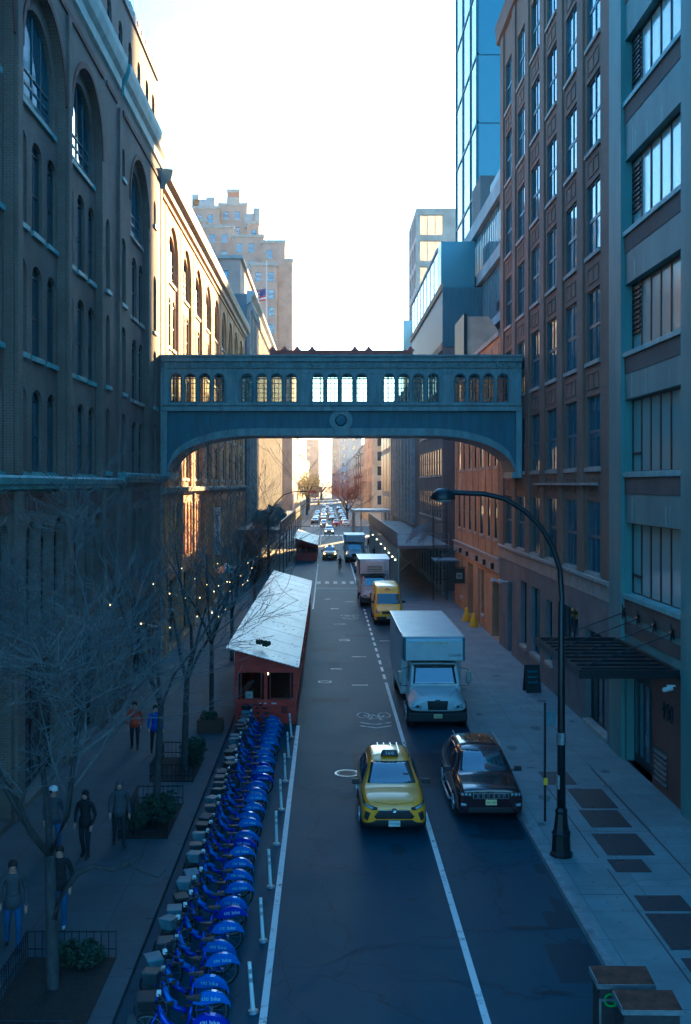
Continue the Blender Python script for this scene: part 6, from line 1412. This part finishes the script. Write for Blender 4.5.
# small awning and sidewalk shed
t = thing('door_awning', 'flat dark awning over the far door of the brick warehouse', 'awning', (XR, 86, 3.6)); m = MB(); m.box(-1.9, 0, -1.6, 1.6, 0, .12); m.build('slab', 'bridge_d', t)
for y in (-1.4, 1.4): m = MB(); m.tube([(-1.7, y, .12), (0, y, 1.0)], .03); m.build('rod', 'black', t)
ss = thing('sidewalk_shed', 'blue sidewalk shed scaffold covering the right pavement beyond the warehouse', 'scaffold', (8.2, 120, .13))
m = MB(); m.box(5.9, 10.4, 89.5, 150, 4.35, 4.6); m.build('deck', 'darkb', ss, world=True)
m = MB(); m.box(5.85, 5.93, 90, 150, 4.6, 5.75); m.build('parapet', 'bridge_d', ss, world=True)
m = MB(); m.tube([(5.95, 89.5, 5.6), (10.3, 89.5, 5.6)], .035); m.tube([(5.95, 89.5, 5.1), (10.3, 89.5, 5.1)], .025)
for k in range(5): m.tube([(5.95+k*1.08, 89.5, 4.6), (5.95+k*1.08, 89.5, 5.65)], .03)
m.build('railing', 'steel', ss, world=True)
for k in range(21):
    y = 89.8+k*3.0
    for x in (6.05, 10.1): m = MB(); m.box(x-.06, x+.06, y-.06, y+.06, .13, 4.35); m.build('post', 'steel', ss, world=True)
m = MB()
for k in range(20):
    y = 89.8+k*3.0; m.tube([(6.05, y, 2.6), (6.05, y+3, 4.2)], .025, 4); m.tube([(10.1, y, 3.9), (10.1, y+3, 3.9)], .025, 4)
m.tube([(6.1, 89.8, 2.4), (8.2, 89.7, 4.2)], .025); m.tube([(10.0, 89.8, 2.4), (8.2, 89.7, 4.2)], .025)
m.build('brace', 'steel', ss, world=True)
for k in range(7):
    m = MB(); m.ball((5.8, 90.2+k*3.2+k*k*.7, 3.35), .07, 6); m.build('bulb', 'bulb_w', ss, world=True)
m = MB(); m.tube([(5.8, 89.8, 3.45), (5.8, 125, 3.45)], .015, 4); m.build('cable', 'black', ss, world=True)
random.seed(8)
for k in range(9):
    t = thing('folding_rack', 'metal rack leaning with others on the deck of the sidewalk shed', 'rack', (7.4+k*.25, 93+k*1.6, 4.6), 0, 'metal racks on the shed deck'); m = MB()
    m.tube([(-.5, 0, 0), (.1, 0, 1.2), (1.1, 0, 1.2), (.6, 0, 0)], .03, 5); m.tube([(-.2, 0, .6), (.8, 0, .6)], .02, 4); m.build('tube_frame', 'steel', t)
t = thing('scaffold_tower', 'narrow scaffold ladder tower rising above the sidewalk shed', 'scaffold', (9.4, 88.2, .13)); m = MB()
for x in (-.55, .55):
    for y in (-.4, .4): m.tube([(x, y, 0), (x, y, 8.6)], .03, 5)
m.build('upright', 'black', t); m = MB()
for k in range(9): z = .8+k*.95; m.tube([(-.55, -.4, z), (.55, -.4, z)], .02, 4); m.tube([(-.55, -.4, z), (-.55, .4, z)], .02, 4)
m.build('rung', 'black', t)
t = thing('roof_canopy', 'flat pale roof canopy on thin posts over the right pavement before the avenue', 'canopy', (6.4, 172, .13)); m = MB(); m.box(-2.4, 3.6, -5, 5, 5.2, 5.6); m.build('roof', 'roof_w', t)
for x in (-2.1, 3.3):
    for y in (-4.6, 4.6): m = MB(); m.box(x-.12, x+.12, y-.12, y+.12, 0, 5.2); m.build('post', 'stone', t)
# trash bins
def bin_(x, y, label, graf):
    t = thing('street_bin', label, 'bin', (x, y, .0), R(-1), 'dark bins at the right kerb')
    m = MB(); m.box(-.46, .46, -.26, .26, .05, 1.0); m.build('body', 'bin', t, bevel=.01)
    m = MB(); m.hexa([(-.5, -.30, 1.02), (.5, -.30, 1.02), (.5, .30, 1.08), (-.5, .30, 1.08), (-.5, -.30, 1.08), (.5, -.30, 1.08), (.5, .30, 1.14), (-.5, .30, 1.14)]); l_ = m.build('lid', 'rust', t)
    m = MB(); m.box(-.51, .51, -.32, -.301, 1.01, 1.09); m.box(-.52, -.501, -.3, .3, 1.03, 1.13); m.build('lid_edge', 'steel', l_)
    m = MB(); m.box(-.47, .47, -.275, -.261, .78, .82); m.box(-.47, -.43, -.275, -.261, .05, .78); m.box(.43, .47, -.275, -.261, .05, .78); m.build('body_trim', 'steel', t)
    if graf: text('G', .34, 'graf', t, (-.28, -.264, .78), (R(90), 0, 0), 'graffiti', .003)
    else: m = MB(); m.box(.2, .4, -.27, -.262, .3, .7); m.build('rust_patch', 'rust', t)
    return t
bin_(5.22, 18.75, 'dark metal bin with rusty lid and green graffiti letter at the bottom right', True); bin_(5.40, 17.85, 'nearer dark metal bin with rusty lid in the bottom right corner', False)
# ------------------------------------------------------------------ left wall furniture
bn = thing('vertical_banner', 'long white vertical banner with dark lettering on the sunlit warehouse wall', 'banner', (XL, 83, 8.0)); m = MB(); m.box(.10, .62, -.03, .03, -3.75, 0); b_ = m.build('cloth', 'banner', bn)
text('CHELSEA MARKET', .42, 'blackprint', b_, (.36, -.034, -1.87), (R(90), R(-90), 0), 'lettering', .004, sx=.93)
for z in (.05, -3.8): m = MB(); m.tube([(0, 0, z), (.7, 0, z)], .03); m.build('bracket', 'black', bn)
t = thing('patio_umbrella', 'teal cloth umbrella among the bulbs below the vertical banner', 'umbrella', (-6.5, 68, .13)); m = MB(); m.tube([(0, 0, 0), (0, 0, 4.6)], .03); m.build('pole', 'steel', t)
m = MB(); m.rings([[(r_*math.cos(2*math.pi*k/8), r_*math.sin(2*math.pi*k/8), z) for k in range(8)] for r_, z in ((.75, 4.0), (.5, 4.3), (.02, 4.6))], cap=False); cu_ = m.build('canopy', 'glass_teal', t)
cu_.modifiers.new('s', 'SOLIDIFY').thickness = .02
mq = thing('market_canopy', 'dark projecting canopy topped with pale shrubs on the left pavement before the avenue', 'canopy', (-6.6, 140, .13)); m = MB(); m.box(-8.9, -4.6, 104, 180, 4.9, 5.3); m.build('roof', 'frame', mq, world=True); m = MB(); m.box(-4.62, -4.5, 104, 180, 4.7, 6.1); m.build('fascia', 'frame_b', mq, world=True)
for k in range(9): m = MB(); y = 105+k*9; m.box(-4.75, -4.63, y, y+.15, .13, 4.9); m.build('post', 'frame_b', mq, world=True)
for k, (y, lb) in enumerate(((108, 'pale green shrub at the near end of the dark canopy roof'), (113, 'second pale green shrub on the dark canopy roof'), (119, 'third pale green shrub on the dark canopy roof'), (126, 'fourth pale green shrub on the dark canopy roof'), (135, 'fifth pale green shrub on the dark canopy roof'))):
    shrub(lb, -6.4+.3*(k % 2), y, 1.2, 2.4, 1.7, 70+k, 900, 'leaf_p', 5.3, s=.16)
# flag on the loft roof
fl = thing('flagpole', 'white flagpole standing on the roof edge of the dark loft block', 'flagpole', (-8.56, 150, 31.3)); m = MB(); m.tube([(0, 0, 0), (0, 0, 10.2)], [.1, .05], 8); m.build('pole', 'white', fl); m = MB(); m.lathe([(.5, 0), (.45, .3), (.2, .5), (.12, .9)], (0, 0, 0), 8); m.build('base', 'stone', fl); m = MB(); m.ball((0, 0, 10.3), .14, 8); m.build('finial', 'yellow', fl)
ft = thing('flag', 'red and white striped flag with blue corner drooping from the roof flagpole', 'flag', (-8.6, 150, 36.6))
for k in range(7):
    m = MB(); rs = []
    for j in range(9): u = j/8; x = -.05-u*1.8; dz = -u*u*.7; yy = .18*math.sin(u*6); rs.append([(x, yy, .85-k*.24+dz), (x, yy+.02, .85-k*.24+dz), (x, yy+.02, .62-k*.24+dz), (x, yy, .62-k*.24+dz)])
    m.rings(rs); m.build('stripe', 'flag_r' if k % 2 == 0 else 'flag_w', ft)
m = MB(); rs = []
for j in range(5): u = j/8; x = -.05-u*1.8; dz = -u*u*.7; yy = .18*math.sin(u*6); rs.append([(x, yy-.02, .86+dz), (x, yy-.005, .86+dz), (x, yy-.005, -.1+dz), (x, yy-.02, -.1+dz)])
m.rings(rs); m.build('canton', 'flag_b', ft)
# small litter
for x, y in ((2.2, 22.6), (.6, 41.8), (6.9, 41.5)): pass
# haze
hz_ = MB(); hz_.box(-420, 420, -50, 1100, -1.2, 96); ho = hz_.mesh('haze', [])
hm = bpy.data.materials.new('haze_air'); hm.use_nodes = True; hn = hm.node_tree; hn.nodes.clear(); out = hn.nodes.new('ShaderNodeOutputMaterial'); pv = hn.nodes.new('ShaderNodeVolumePrincipled')
pv.inputs['Color'].default_value = (.86, .9, .95, 1); pv.inputs['Density'].default_value = .0002; pv.inputs['Anisotropy'].default_value = .35; hn.links.new(pv.outputs[0], out.inputs['Volume'])
ho.materials.append(hm); o = link('haze', ho); tag(o, kind='stuff', label='pale even haze filling the street and fading the far towers', cat='haze')
C = S.cycles
C.use_denoising = True; C.max_bounces = 6; C.diffuse_bounces = 3; C.glossy_bounces = 3; C.transmission_bounces = 4; C.transparent_max_bounces = 12; C.volume_bounces = 0
C.sample_clamp_indirect = 6; C.use_adaptive_sampling = True; C.adaptive_threshold = .02; C.caustics_reflective = False; C.caustics_refractive = False
